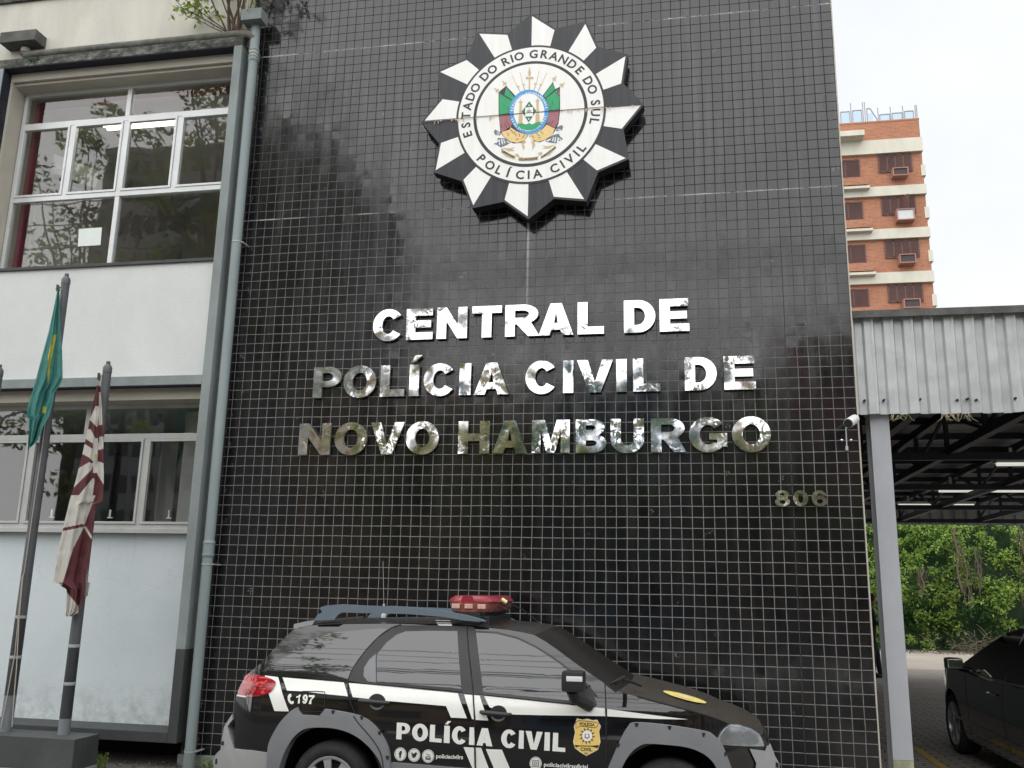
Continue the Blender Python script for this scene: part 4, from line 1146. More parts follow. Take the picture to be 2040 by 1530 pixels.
Y0 = -1.95; WID = 1.64; XR, XF = -5.20, -.88
def pdepth(x, z):
    d = .030 * (min(z, 1.0) - .66) ** 2 / .1156
    t = max(0.0, z - .90)
    d += .36 * t * t / (t + .09) + .16 * t * t
    s = x - XR
    if s < .50: d += .30 * (1 - max(0, s) / .50) ** 2.3
    s = XF - x
    if s < 1.0: d += .42 * (1 - max(0, s) / 1.0) ** 2.4
    return d
PS = Skin(pdepth, lambda a, d, z: (a, Y0 + d, z))
def ps(px, py):
    d = 0
    for _ in range(40):
        p = at(px, py, Y0 + d); d = .5 * d + .5 * pdepth(p.x, p.z)
    return (p.x, p.z)
def P6(pts): return [ps(*Z6(*p)) for p in pts]
def P7(pts): return [ps(*Z7(*p)) for p in pts]
def P8(pts): return [ps(*Z8(*p)) for p in pts]

car = thing("police_car", "black police estate car with white stripes and red roof beacon before the tiled wall", "police car", (-2.95, -1.13, 0))
WHL = [(-4.137, .315), (-1.705, .315)]
TR = .305
rear = P6([(232, 985), (222, 900), (240, 800), (262, 745), (300, 672), (335, 642), (400, 588), (480, 503), (560, 416), (620, 362), (660, 342)])
roofe = P6([(735, 327), (1000, 317), (1300, 314), (1600, 315), (1800, 321)]) + P7([(100, 320), (200, 330), (290, 345)])
pill = P7([(360, 362), (430, 402), (520, 465), (620, 540), (720, 610), (800, 665), (872, 713)])
hoode = P7([(1000, 745), (1150, 785), (1300, 825), (1450, 870), (1560, 910), (1640, 930)])
front = P7([(1725, 955), (1785, 990), (1825, 1045), (1842, 1110), (1850, 1193)])
BZ = .24
def arch(c, r, a0, a1, n=18): return ell(c[0], c[1] + .01, r, r, a0, a1, n)
low = [(front[-1][0] - .04, BZ)] + [p for p in arch(WHL[1], .40, -10, 190) if p[1] >= BZ] + [p for p in arch(WHL[0], .40, -10, 190) if p[1] >= BZ] + [(rear[0][0] + .02, BZ)]
body_loop = rear + roofe + pill + hoode + front + low
BOTH = WID
body = PS.patch([body_loop], "body", M['car_black'], car, 0, 0, .03, 40, both=BOTH)

# ---- roof, windscreen, bonnet, tail: lofts from the near edge to its mirror image
def loft(edge, nm, m_, crown, bow=(0., 0.), n=14, smooth=50):
    rows = []
    crown = crown if isinstance(crown, tuple) else (crown, crown)
    cs, bs = crown, bow
    for i, (x, z) in enumerate(edge):
        f = i / (len(edge) - 1); crown = cs[0] + (cs[1] - cs[0]) * f; bow = bs[0] + (bs[1] - bs[0]) * f
        yn = Y0 + pdepth(x, z); yf = Y0 + WID - pdepth(x, z)
        r = []
        for k in range(n + 1):
            t = -1 + 2 * k / n
            q = 1 - abs(t) ** 2.4
            r.append((x + bow * q, yn + (yf - yn) * k / n, z + crown * q))
        rows.append(r)
    b_ = MB(); b_.grid(rows)
    return b_.build(nm, m_, car, smooth)
loft([rear[-1]] + cr(roofe, 4, False) + [pill[0]], "roof", M['car_roof'], (.03, .040), (0., .07))
loft([pill[0]] + cr(pill, 4, False)[1:], "windscreen", M['car_glass_dusty'], (.040, .018), (.07, .07))
loft([pill[-1]] + cr(hoode, 4, False) + front[:2], "bonnet", M['car_dust'], (.018, .014), (.07, .03))
loft(front[1:] + [(front[-1][0] - .04, BZ)], "nose", M['car_black'], (.014, 0.), (.03, .03))
loft([(rear[0][0] + .02, BZ)] + rear, "tailgate", M['car_black'], (0., .03), (-.14, 0.))
# rear spoiler lip and cowl
sp = P6([(612, 345), (622, 318), (700, 300), (770, 290), (748, 322), (690, 334), (640, 352)])
b_ = MB(); b_.xz([sp], Y0 + .26, Y0 + WID - .26); b_.build("spoiler", M['bumper'], car)
def hz(x):
    e = [pill[-1]] + hoode
    for (x0, z0), (x1_, z1) in zip(e, e[1:]):
        if x <= x1_: return z0 + (z1 - z0) * (x - x0) / (x1_ - x0)
    return e[-1][1]
def on_bonnet(px, py, up=.006):
    z = .9
    for _ in range(40):
        p = atz(px, py, z); z = .5 * z + .5 * (hz(p.x - .05) + .018 + up)
    return Vector((p.x, p.y, z))
tl_ = lambda L_, S_, n_, c_=(1300, 748): [(c_[0] + L_ * math.cos(2 * PI * k / n_) * .966 + S_ * math.sin(2 * PI * k / n_) * -.05, c_[1] + L_ * math.cos(2 * PI * k / n_) * .258 + S_ * math.sin(2 * PI * k / n_)) for k in range(n_)]
em = [on_bonnet(*Z7(*p), up=.003) for p in tl_(140, 16, 28)]
# the bonnet badge: turn the measured ellipse so that it follows the bonnet slope
b_ = MB(); b_.face(em); b_.build("bonnet_emblem", M['emblem_yellow'], car)
em2 = [on_bonnet(*Z7(*p), up=.005) for p in tl_(50, 6, 18)]
b_ = MB(); b_.face(em2); b_.build("emblem_star", M['shield_pale'], car)
# wiper
b_ = MB(); b_.tube([on_bonnet(*Z7(870, 668), up=.06), on_bonnet(*Z7(915, 638), up=.07), on_bonnet(*Z7(970, 655), up=.05), on_bonnet(*Z7(1025, 678), up=.03)], .010, 8)
b_.tube([on_bonnet(*Z7(835, 668), up=.05), on_bonnet(*Z7(880, 645), up=.09), on_bonnet(*Z7(925, 622), up=.09)], .009, 8); b_.build("wiper", M['black_plastic'], car, 50)

# ---- glass and door frames
qg = cr(P6([(482, 600), (560, 545), (650, 480), (760, 415), (880, 378), (1050, 360), (1265, 350), (1185, 445), (1085, 565), (1025, 645), (995, 688), (860, 668), (640, 642), (495, 626)]), 3)
PS.patch([qg], "quarter_glass", M['car_glass'], car, .004, .006)
wf = P6([(1000, 700), (1030, 625), (1100, 522), (1200, 412), (1290, 348), (1360, 325), (1600, 326), (1800, 332), (1805, 420), (1815, 520), (1828, 620), (1840, 700), (1848, 792), (1700, 772), (1400, 738), (1140, 722)])
rg = P6([(1195, 522), (1262, 440), (1330, 388), (1390, 366), (1560, 362), (1740, 364), (1752, 560), (1768, 755), (1480, 730), (1195, 705)])
PS.patch([wf, rg], "door_frame", M['trim'], car, .0075, .009)
PS.patch([rg], "door_glass", M['car_glass'], car, .0090, .0)
PS.patch([P6([(1105, 668), (1110, 610), (1145, 555), (1188, 518), (1190, 712), (1135, 705)])], "fixed_trim", M['cladding'], car, .011, .006)
ff = P6([(1808, 332), (1850, 338), (1862, 362), (1870, 372), (1890, 560), (1915, 776), (1920, 792), (1852, 790), (1845, 690), (1832, 600), (1820, 500)])
PS.patch([ff], "door_frame", M['trim'], car, .0075, .009)
fg = P7([(-4, 343), (120, 352), (250, 384), (330, 420)]) + cr(P7([(370, 442), (480, 512), (570, 580), (660, 650), (740, 745), (746, 790)]), 3, False) + P7([(640, 776), (300, 742), (42, 716), (20, 540)])
PS.patch([fg], "door_glass", M['car_glass'], car, .0090, .0)
edge = P7([(-10, 338), (120, 345), (250, 376), (370, 434), (480, 503), (575, 575), (665, 645), (748, 740)])
def strip(pts, w):
    l, r = [], []
    for i, p in enumerate(pts):
        a = Vector(pts[max(0, i - 1)]); b = Vector(pts[min(len(pts) - 1, i + 1)])
        t = (b - a).normalized(); n_ = Vector((-t.y, t.x)) * w / 2
        l.append((p[0] + n_.x, p[1] + n_.y)); r.append((p[0] - n_.x, p[1] - n_.y))
    return l + r[::-1]
PS.patch([strip(edge, .012)], "window_seal", M['black_plastic'], car, .011, .006)
PS.patch([strip(P7([(40, 724), (300, 750), (640, 786), (740, 800)]), .018)], "window_seal", M['black_plastic'], car, .012, .008)
PS.patch([strip(P6([(1195, 714), (1480, 740), (1770, 764)]), .016)], "window_seal", M['black_plastic'], car, .012, .008)
PS.patch([strip(P6([(1765, 300), (1000, 300), (800, 312)]), .010)], "roof_gutter", M['black_plastic'], car, .006, .012)

# ---- white livery
wh = [P6([(435, 665), (525, 676), (597, 908), (500, 906)]), P6([(555, 678), (970, 712), (998, 806), (840, 790), (690, 772), (585, 767)]),
      P6([(1003, 716), (1140, 728), (1742, 786), (1803, 955), (1695, 950), (1662, 872), (1250, 836), (1030, 811)]),
      P6([(1785, 793), (1844, 798), (1853, 962), (1838, 960)]), P6([(1852, 798), (1890, 802), (1948, 970), (1863, 966)]),
      P7([(45, 740), (400, 780), (800, 820), (804, 868), (400, 862), (200, 857), (80, 812)]), P7([(815, 823), (1000, 848), (1320, 888), (1100, 885), (815, 869)]),
      P8([(720, 425), (802, 429), (806, 600), (794, 600)]), P8([(814, 429), (858, 431), (921, 600), (812, 600)]), P8([(895, 440), (1020, 445), (1086, 600), (962, 600)]),
      P6([(1590, 290), (1690, 292), (1697, 312), (1600, 312)]), P6([(1603, 317), (1698, 317), (1715, 347), (1622, 343)])]
for l in wh: PS.patch([l], "white_stripe", M['car_white'], car, .0035, .002)

def quadmap(q):
    """q: TL, TR, BR, BL in photo px -> function of (s,t), t up"""
    def f(s_, t_):
        x = (q[3][0] * (1 - s_) + q[2][0] * s_) * (1 - t_) + (q[0][0] * (1 - s_) + q[1][0] * s_) * t_
        y = (q[3][1] * (1 - s_) + q[2][1] * s_) * (1 - t_) + (q[0][1] * (1 - s_) + q[1][1] * s_) * t_
        return ps(x, y)
    return f
def side_glyph(ch, q, m_, nm, off=.0055, st=.30):
    W_ = math.hypot(q[1][0] - q[0][0], q[1][1] - q[0][1]); H_ = math.hypot(q[3][0] - q[0][0], q[3][1] - q[0][1])
    w = W_ / H_; f = quadmap(q)
    loops = glyph('I' if ch == 'Í' else ch, w, min(st, w * .42), .22)
    PS.patch([[f(x / w, y) for x, y in l] for l in loops], nm, m_, car, off, .002)
    if ch == 'Í': PS.patch([[f(.1, 1.08), f(.6, 1.08), f(1.25, 1.28), f(.6, 1.28)]], nm, m_, car, off, .002)
def side_text(s, q, m_, nm, off=.0055, fat=.02, parent=None):
    me = text_mesh(s, 1.0, 0, fat, 'LEFT')
    xs = [v.co.x for v in me.vertices]; ys = [v.co.y for v in me.vertices]
    x0, x1_, y0, y1 = min(xs), max(xs), min(ys), max(ys); f = quadmap(q)
    b_ = MB()
    vs = []
    for v in me.vertices:
        a = f((v.co.x - x0) / (x1_ - x0), (v.co.y - y0) / (y1 - y0))
        vs.append(b_.bm.verts.new((a[0], Y0 + pdepth(*a) - off, a[1])))
    for p in me.polygons:
        try: b_.bm.faces.new([vs[i] for i in p.vertices])
        except ValueError: pass
    return b_.build(nm, m_, parent or car)
tb = lambda x: (232 + (318 - 232) * (x - 195) / (1515 - 195), 362 + (463 - 362) * (x - 195) / (1515 - 195))
for ch, a, b in (('P', 195, 302), ('O', 316, 442), ('L', 455, 550), ('Í', 566, 612), ('C', 628, 748), ('I', 763, 806), ('A', 822, 946), ('C', 1012, 1137), ('I', 1150, 1190), ('V', 1200, 1337), ('I', 1350, 1394), ('L', 1415, 1515)):
    ta, tb_ = tb(a), tb(b)
    side_glyph(ch, [Z8(a + 6, ta[0]), Z8(b + 2, tb_[0]), Z8(b, tb_[1]), Z8(a, ta[1])], M['car_white'], "livery_letter")
for ch, a, b, dy in (('1', 645, 675, 0), ('9', 688, 724, 1), ('7', 727, 768, 4)):
    side_glyph(ch, [Z6(a + 8, 793 + dy), Z6(b + 6, 795 + dy), Z6(b - 2, 855 + dy), Z6(a - 2, 853 + dy)], M['car_white'], "livery_number", .0065)
PS.patch([cr(P6([(600, 792), (612, 790), (615, 810), (606, 815), (608, 832), (618, 840), (630, 838), (630, 855), (612, 858), (596, 840), (590, 812)]), 3)], "phone_icon", M['car_white'], car, .0055, .002)
# social icons
for k, (cx_, cy_) in enumerate(((227, 480), (335, 487), (444, 495), (1284, 552))):
    PS.patch([P8(ell(cx_, cy_, 47, 52, n=26))], "social_disc", M['car_white'], car, .0045, .002)
    PS.patch([P8(ell(cx_, cy_, 42, 47, n=26)), P8(ell(cx_, cy_, 40, 45, n=26))], "social_disc_ring", M['trim'], car, .0055, .001)
side_text("f", [Z8(216, 452), Z8(240, 454), Z8(240, 510), Z8(216, 508)], M['ink'], "social_icon", .0065, .06)
PS.patch([P8([(312, 500), (330, 502), (312, 488), (322, 487), (310, 474), (320, 476), (312, 462), (336, 478), (342, 466), (352, 466), (362, 474), (354, 480), (350, 496), (338, 508), (322, 508)])], "social_icon", M['ink'], car, .0065, .001)
PS.patch([P8([(424, 496), (464, 499), (464, 524), (424, 521)]), P8([(430, 502), (458, 504), (458, 512), (430, 510)])], "social_icon", M['ink'], car, .0065, .001)
side_text("You", [Z8(428, 470), Z8(460, 473), Z8(460, 492), Z8(428, 489)], M['ink'], "social_icon", .0065, .01)
sq = lambda c, h: P8(cr([(c[0] - h, c[1] - h), (c[0] + h, c[1] - h), (c[0] + h, c[1] + h), (c[0] - h, c[1] + h)], 1))
PS.patch([sq((1284, 552), 24), sq((1284, 552), 19)], "social_icon", M['ink'], car, .0065, .001)
PS.patch([P8(ell(1284, 552, 12, 12, n=14)), P8(ell(1284, 552, 8, 8, n=14))], "social_icon", M['ink'], car, .0065, .001)
side_text("policiacivilrs", [Z8(508, 478), Z8(718, 486), Z8(716, 530), Z8(506, 520)], M['car_white'], "livery_text", fat=.022)
side_text("policiacivilrsoficial", [Z8(1350, 542), Z8(1692, 562), Z8(1690, 606), Z8(1348, 586)], M['car_white'], "livery_text", fat=.022)
# shield
shl = P7([(607, 932), (626, 882), (660, 890), (692, 884), (722, 893), (752, 890), (776, 932), (765, 962), (773, 1030), (757, 1078), (720, 1098), (685, 1116), (648, 1094), (614, 1068), (602, 1028), (614, 968)])
PS.patch([shl], "shield", M['shield_pale'], car, .005, .003)
ctr = (sum(p[0] for p in shl) / len(shl), sum(p[1] for p in shl) / len(shl))
PS.patch([[(ctr[0] + (p[0] - ctr[0]) * .93, ctr[1] + (p[1] - ctr[1]) * .94) for p in shl]], "shield_field", M['shield'], car, .0062, .001)
side_text("POLÍCIA", [Z7(645, 900), Z7(738, 908), Z7(738, 932), Z7(643, 926)], M['ink'], "shield_text", .0078, .03)
side_text("CIVIL", [Z7(650, 1062), Z7(722, 1066), Z7(722, 1088), Z7(648, 1084)], M['ink'], "shield_text", .0078, .03)
side_text("RS", [Z7(674, 1094), Z7(694, 1096), Z7(694, 1106), Z7(674, 1104)], M['ink'], "shield_text", .0078, .03)
PS.patch([P7([(612, 1046), (640, 1050), (725, 1052), (765, 1048), (755, 1068), (720, 1058), (640, 1056), (618, 1064)])], "shield_ribbon", M['ink'], car, .0070, .0005, smooth=0)
PS.patch([strip(P7([(618, 905), (640, 895), (690, 899), (735, 905), (764, 912), (750, 935), (738, 940), (690, 934), (645, 930), (622, 945), (618, 905)]), .004)], "shield_ribbon", M['ink'], car, .0070, .0005, smooth=0)
sc_ = (690, 990)
st_ = []
for k in range(12):
    a0 = 2 * PI * k / 12
    st_ += [(sc_[0] + 34 * math.cos(a0), sc_[1] + 36 * math.sin(a0)), (sc_[0] + 52 * math.cos(a0 + .10), sc_[1] + 55 * math.sin(a0 + .10)), (sc_[0] + 36 * math.cos(a0 + .32), sc_[1] + 38 * math.sin(a0 + .32))]
PS.patch([P7(st_)], "shield_star", M['ink'], car, .0070, .0005, smooth=0)
PS.patch([P7(ell(690, 990, 33, 35, n=22))], "shield_star_disc", M['badge_white'], car, .0078, .0005)
PS.patch([P7([(676, 978), (704, 978), (706, 1002), (690, 1010), (674, 1002)])], "shield_arms", M['maroon'], car, .0084, .0004, smooth=0)
PS.patch([P7(ell(690, 990, 9, 11, n=12))], "shield_arms_oval", M['badge_white'], car, .009, .0003)

# ---- panel gaps, fuel flap, handles
gaps = [P6([(1360, 320), (1290, 344), (1200, 408), (1100, 518), (1030, 622), (1000, 700), (1000, 770), (1012, 830), (1040, 905), (1060, 945)]), P6([(1803, 322), (1815, 500), (1838, 700), (1852, 900), (1860, 1130), (1864, 1320)]), P7([(800, 660), (806, 800), (809, 1000), (812, 1230)]), P7([(800, 662), (872, 716)]),
        P7([(1000, 742), (1150, 782), (1300, 822), (1450, 867), (1560, 908)])]
for g in gaps: PS.patch([strip(cr(g, 3, False), .0075)], "panel_gap", M['dark'], car, .0088, .001, smooth=0)
PS.patch([strip(cr(P6([(690, 772), (820, 774), (842, 790), (838, 880), (822, 908), (690, 905), (672, 880), (678, 790), (690, 772)]), 3, False), .0055)], "fuel_flap_gap", M['dark'], car, .0055, .001, smooth=0)
for (hx, hy), Z, nm in (((1195, 842), Z6, 0), ((135, 850), Z7, 1)):
    k = 1.0 if nm == 0 else .923
    PS.patch([[ps(*Z(x, y)) for x, y in ell(hx, hy, 58 * k, 54 * k, n=26)]], "handle_cup", M['dark'], car, .0055, .002)
    PS.patch([[ps(*Z(x, y)) for x, y in ell(hx, hy, 56 * k, 55 * k, 25, 155, 12) + ell(hx, hy, 44 * k, 42 * k, 150, 30, 12)]], "handle_cup_rim", M['cladding'], car, .0075, .002)
    a, b = Z(hx - 118 * k, hy - 10 * k), Z(hx + 85 * k, hy + 8 * k)
    pa = ps(*a); pb = ps(*b); pm = ((pa[0] + pb[0]) / 2, (pa[1] + pb[1]) / 2)
    f3 = lambda p, o: (p[0], Y0 + pdepth(*p) - o, p[1])
    b_ = MB(); b_.tube([f3(pa, .01), f3((pa[0] + .02, pa[1]), .035), f3(pm, .045), f3((pb[0] - .02, pb[1]), .035), f3(pb, .01)], [.012, .016, .017, .016, .012], 12)
    b_.build("door_handle", M['black_plastic'], car, 60)

# ---- cladding and bumpers
rc_o = P6([(462, 1215), (470, 1130), (510, 1040), (560, 965), (615, 908), (660, 878)]); rc_o2 = P6([(672, 905), (690, 930), (810, 938), (840, 905), (850, 890), (1000, 915), (1100, 943), (1180, 1000), (1240, 1080), (1278, 1160), (1290, 1250), (1288, 1340)])
rc_i = P6([(1252, 1330), (1230, 1262), (1195, 1200), (1140, 1135), (1060, 1072), (960, 1030), (850, 1014), (720, 1022), (640, 1080), (582, 1175), (545, 1280), (535, 1340)])
PS.patch([cr(rc_o, 4, False) + rc_o2[:4] + cr(rc_o2[4:], 4, False) + cr(rc_i, 4, False) + P6([(455, 1340)])], "wheel_arch_cladding", M['cladding'], car, .034, .10, smooth=35)
PS.patch([strip(cr(P6([(1045, 935), (1080, 985), (1150, 1065), (1205, 1140), (1235, 1210), (1252, 1320)]), 3, False), .007)], "panel_gap", M['dark'], car, .0360, .001, smooth=0)
fc_o = P7([(810, 1260), (822, 1190), (860, 1098), (900, 1008), (940, 938), (990, 905), (1200, 922), (1420, 958), (1480, 985), (1530, 1038), (1562, 1110), (1592, 1193), (1600, 1260)])
fc_i = P7([(1522, 1260), (1500, 1195), (1470, 1145), (1415, 1098), (1320, 1060), (1200, 1044), (1065, 1036), (1005, 1058), (952, 1108), (908, 1190), (890, 1260)])
PS.patch([cr(fc_o, 4, False) + cr(fc_i, 4, False)], "wheel_arch_cladding", M['cladding'], car, .034, .10, smooth=35)
b_ = MB()
for p, o in [(P6([q])[0], .036) for q in ((908, 908), (1102, 948), (1222, 1050), (1275, 1215), (620, 1205 * 0 + 1120))][:4] + [(P7([q])[0], .036) for q in ((1000, 918), (1205, 936), (1415, 980), (885, 1045), (1550, 1100))]:
    b_.xz([[(p[0] - .015, p[1] + .012), (p[0] + .015, p[1] + .012), (p[0] + .006, p[1] - .014), (p[0] - .006, p[1] - .014)]], Y0 + pdepth(*p) - o)
b_.build("cladding_clips", M['dark'], car)
PS.patch([P6([(1262, 1262), (1300, 1252), (1700, 1285), (1860, 1296), (1860, 1345), (1270, 1340)]) ], "sill_strip", M['cladding'], car, .022, .04)
PS.patch([P6([(1868, 1297), (2200, 1322), (2700, 1362), (2700, 1400), (1868, 1345)])], "sill_strip", M['cladding'], car, .022, .04)
PS.patch([P6([(220, 925), (192, 968), (165, 1010), (150, 1100), (142, 1165), (102, 1205), (90, 1250), (95, 1340), (462, 1340), (472, 1190), (350, 1172), (230, 1160), (207, 1085), (188, 1008), (222, 962)])], "rear_bumper", M['bumper'], car, .018, .30, smooth=40)
PS.patch([P6([(108, 1225), (120, 1225), (118, 1262), (104, 1262)])], "bumper_vent", M['dark'], car, .021, .002)
PS.patch([P6([(150, 1108), (165, 1108), (163, 1135), (147, 1135)])], "bumper_vent", M['dark'], car, .021, .002)
PS.patch([P7([(1705, 1072), (1800, 1085), (1812, 1055), (1838, 1050), (1855, 1092), (1870, 1140), (1890, 1165), (1888, 1260), (1735, 1260), (1746, 1160)])], "front_bumper", M['bumper'], car, .018, .30, smooth=40)
PS.patch([P7([(1868, 1150), (1886, 1162), (1884, 1190), (1866, 1182)])], "bumper_vent", M['dark'], car, .021, .002)
PS.patch([cr(P6([(325, 655), (430, 670), (500, 698), (507, 730), (472, 778), (400, 803), (320, 806), (258, 790), (266, 745), (296, 690)]), 3)], "tail_light", M['red_lens'], car, .010, .02, smooth=50)
PS.patch([P6([(252, 792), (320, 808), (300, 812), (246, 803)])], "reversing_lens", M['white'], car, .012, .01)
tl = P7([(1505, 1005), (1520, 975), (1545, 945), (1582, 918), (1640, 921), (1715, 945), (1768, 980), (1792, 1035), (1796, 1056), (1700, 1056), (1600, 1052), (1530, 1046)])
hl = PS.patch([tl], "headlight", M['lamp_grey'], car, .004, .004, smooth=50)
PS.patch([cr(P7([(1520, 1015), (1545, 955), (1590, 930), (1640, 945), (1668, 985), (1675, 1030), (1620, 1044), (1545, 1040)]), 3)], "headlight_bowl", M['chrome'], hl, .008, .003, smooth=50)
PS.patch([cr(P7([(1672, 1030), (1668, 980), (1700, 960), (1745, 985), (1765, 1030), (1720, 1046)]), 3)], "headlight_bowl", M['cladding'], hl, .008, .003, smooth=50)
PS.patch([tl], "headlight_lens", M['lens'], hl, .020, .012, smooth=50)
PS.patch([strip(P7([(1530, 1058), (1620, 1063), (1752, 1066)]), .008)], "headlight_seam", M['dark'], car, .010, .001)
PS.patch([P6([(1262, 1040), (1262, 1056), (1860, 1108), (1860, 1090)])], "door_moulding", M['trim'], car, .0025, .002)

# ---- mirror
c_ = at(*Z7(606, 648), -2.10)
b_ = MB(); b_.box(c_.x - .078, c_.x + .078, -2.19, -2.02, c_.z - .068, c_.z + .068, bev=.032)
mr = b_.build("wing_mirror", M['black_plastic'], car, 60)
b_ = MB(); a_ = at(*Z7(608, 636), -2.19); b_.box(a_.x - .054, a_.x + .056, -2.1945, -2.18, a_.z - .017, a_.z + .017, bev=.006); b_.build("indicator_lens", M['white'], mr, 40)
b_ = MB(); b_.tube([(c_.x - .01, -2.10, c_.z - .06), (c_.x + .0, -2.06, c_.z - .12), (c_.x + .09, -1.93, c_.z - .18)], [.045, .035, .04], 12); b_.build("mirror_arm", M['black_plastic'], mr, 60)
PS.patch([P7([(620, 700), (660, 705), (700, 690), (735, 730), (748, 790), (735, 806), (640, 795), (622, 770)])], "mirror_base", M['black_plastic'], car, .014, .016)

# ---- roof rails
def rail(y, nm):
    k = (y - (-1.74))
    b_ = MB()
    px = [Z6(*p) for p in ((812, 205), (862, 190), (960, 183), (1090, 190), (1400, 202), (1640, 226), (1800, 256), (1900, 282), (1935, 298), (1880, 300), (1780, 292), (1650, 268), (1400, 248), (1100, 242), (968, 238), (940, 250), (910, 288), (772, 292), (800, 250), (830, 236))]
    l = [at(x, yy, -1.74) for x, yy in px]
    b_.xz([[(p.x, p.z) for p in l]], y - .022, y + .022)
    es = [e for e in b_.bm.edges if len(e.link_faces) == 2 and abs(e.verts[0].co.y - e.verts[1].co.y) < 1e-6 and e.calc_face_angle(0) > 1.0]
    bmesh.ops.bevel(b_.bm, geom=es, offset=.008, segments=2, affect='EDGES')
    return b_.build(nm, M['rail'], car, 40)
rail(-1.74, "roof_rail")
r_ = rail(-.54, "roof_rail"); r_.data.transform(Matrix.Translation((0, 0, -.03)))
# ---- beacon bar (lies across the roof)
bx0 = at(*ZR(1195, 160), -1.55).x; bx1 = at(*ZR(1560, 160), -1.62).x
zb_ = at(*ZR(1400, 232), -1.62).z; zt_ = at(*ZR(1320, 118), -1.60).z
zt_ = max(zt_, zb_ + .12)
bc = (bx0 + bx1) / 2 + .02; hw = (bx1 - bx0) / 2
bar = thing("beacon_bar", "red and clear emergency light bar mounted across the police car's roof", "beacon", (bc, -1.13, zb_))
def barsec(prof, nm, m_):
    rows = []
    for k in range(25):
        t = -1 + 2 * k / 24
        y = -1.13 + .53 * t
        q = (1 - abs(t) ** 5) ** .45 if abs(t) < 1 else 0.0
        q = max(q, .25)
        rows.append([(bc + x * hw * q, y, zb_ + z) for x, z in prof])
    b_ = MB(); b_.grid(rows); b_.face(rows[0]); b_.face(rows[-1][::-1])
    return b_.build(nm, m_, bar, 40)
H_ = zt_ - zb_
barsec([(-.86, 0), (-.97, H_ * .30), (-1.0, H_ * .58), (1.0, H_ * .58), (.97, H_ * .3), (.86, 0)], "beacon_lens", M['beacon_clear'])
barsec([(-1.03, H_ * .585), (-1.06, H_ * .66), (-.96, H_ * .84), (-.75, H_), (.75, H_), (.96, H_ * .84), (1.06, H_ * .66), (1.03, H_ * .585)], "beacon_cover", M['beacon_red'])
b_ = MB()
for t in (-.62, -.1, .42):
    b_.box(bc + hw * t - .0, bc + hw * t + .062, -1.672, -1.655, zb_ + H_ * .22, zb_ + H_ * .50, bev=.004)
b_.build("beacon_lamp", M['beacon_lamp'], bar)
b_ = MB(); b_.box(bc - hw * .70, bc + hw * .62, -1.61, -.66, zb_ - .028, zb_ - .002, bev=.006); b_.box(bc - .07, bc + .10, -1.66, -1.62, zb_ - .085, zb_ - .004, bev=.004); b_.box(bc + .10, bc + .16, -1.60, -.7, zb_ - .10, zb_ - .03, bev=.01); b_.build("bar_bracket", M['black_plastic'], bar)
b_ = MB()
for dx in (-.035, .045): b_.lathe((bc + dx, -1.664, zb_ - .045), [(.010, 0), (.010, -.006), (.004, -.008)], 'y', 10)
b_.build("bracket_bolt", M['chrome'], bar, 40)
# ---- aerials
q0, q1, q2 = at(*Z6(1240, 248), -1.45), at(*Z6(1240, 180), -1.45), at(763, 1118, -1.45)
b_ = MB(); b_.lathe((q0.x, -1.45, q0.z - .03), [(.022, 0), (.02, .03), (.012, .045)], seg=12); b_.tube([q0, q1], .010, 8); b_.tube([q1, q2], .0016, 6); b_.build("radio_aerial", M['alu_grey'], car, 50)
q0, q1, q2 = at(*ZR(1990, 365), -1.2), at(*ZR(1930, 310), -1.2), at(*ZR(1665, 145), -1.35)
b_ = MB(); b_.tube([q0, q1], [.014, .007], 8); b_.tube([q1, (q1 + q2) / 2 + Vector((.01, 0, .015)), q2], .0035, 6); aer = b_.build("roof_aerial", M['black_plastic'], car, 50)
b_ = MB(); b_.tube([q2 + Vector((-.02, 0, .012)), q2 + Vector((.02, 0, -.014))], .016, 10); b_.build("aerial_tip", M['yellow_cap'], aer, 50)

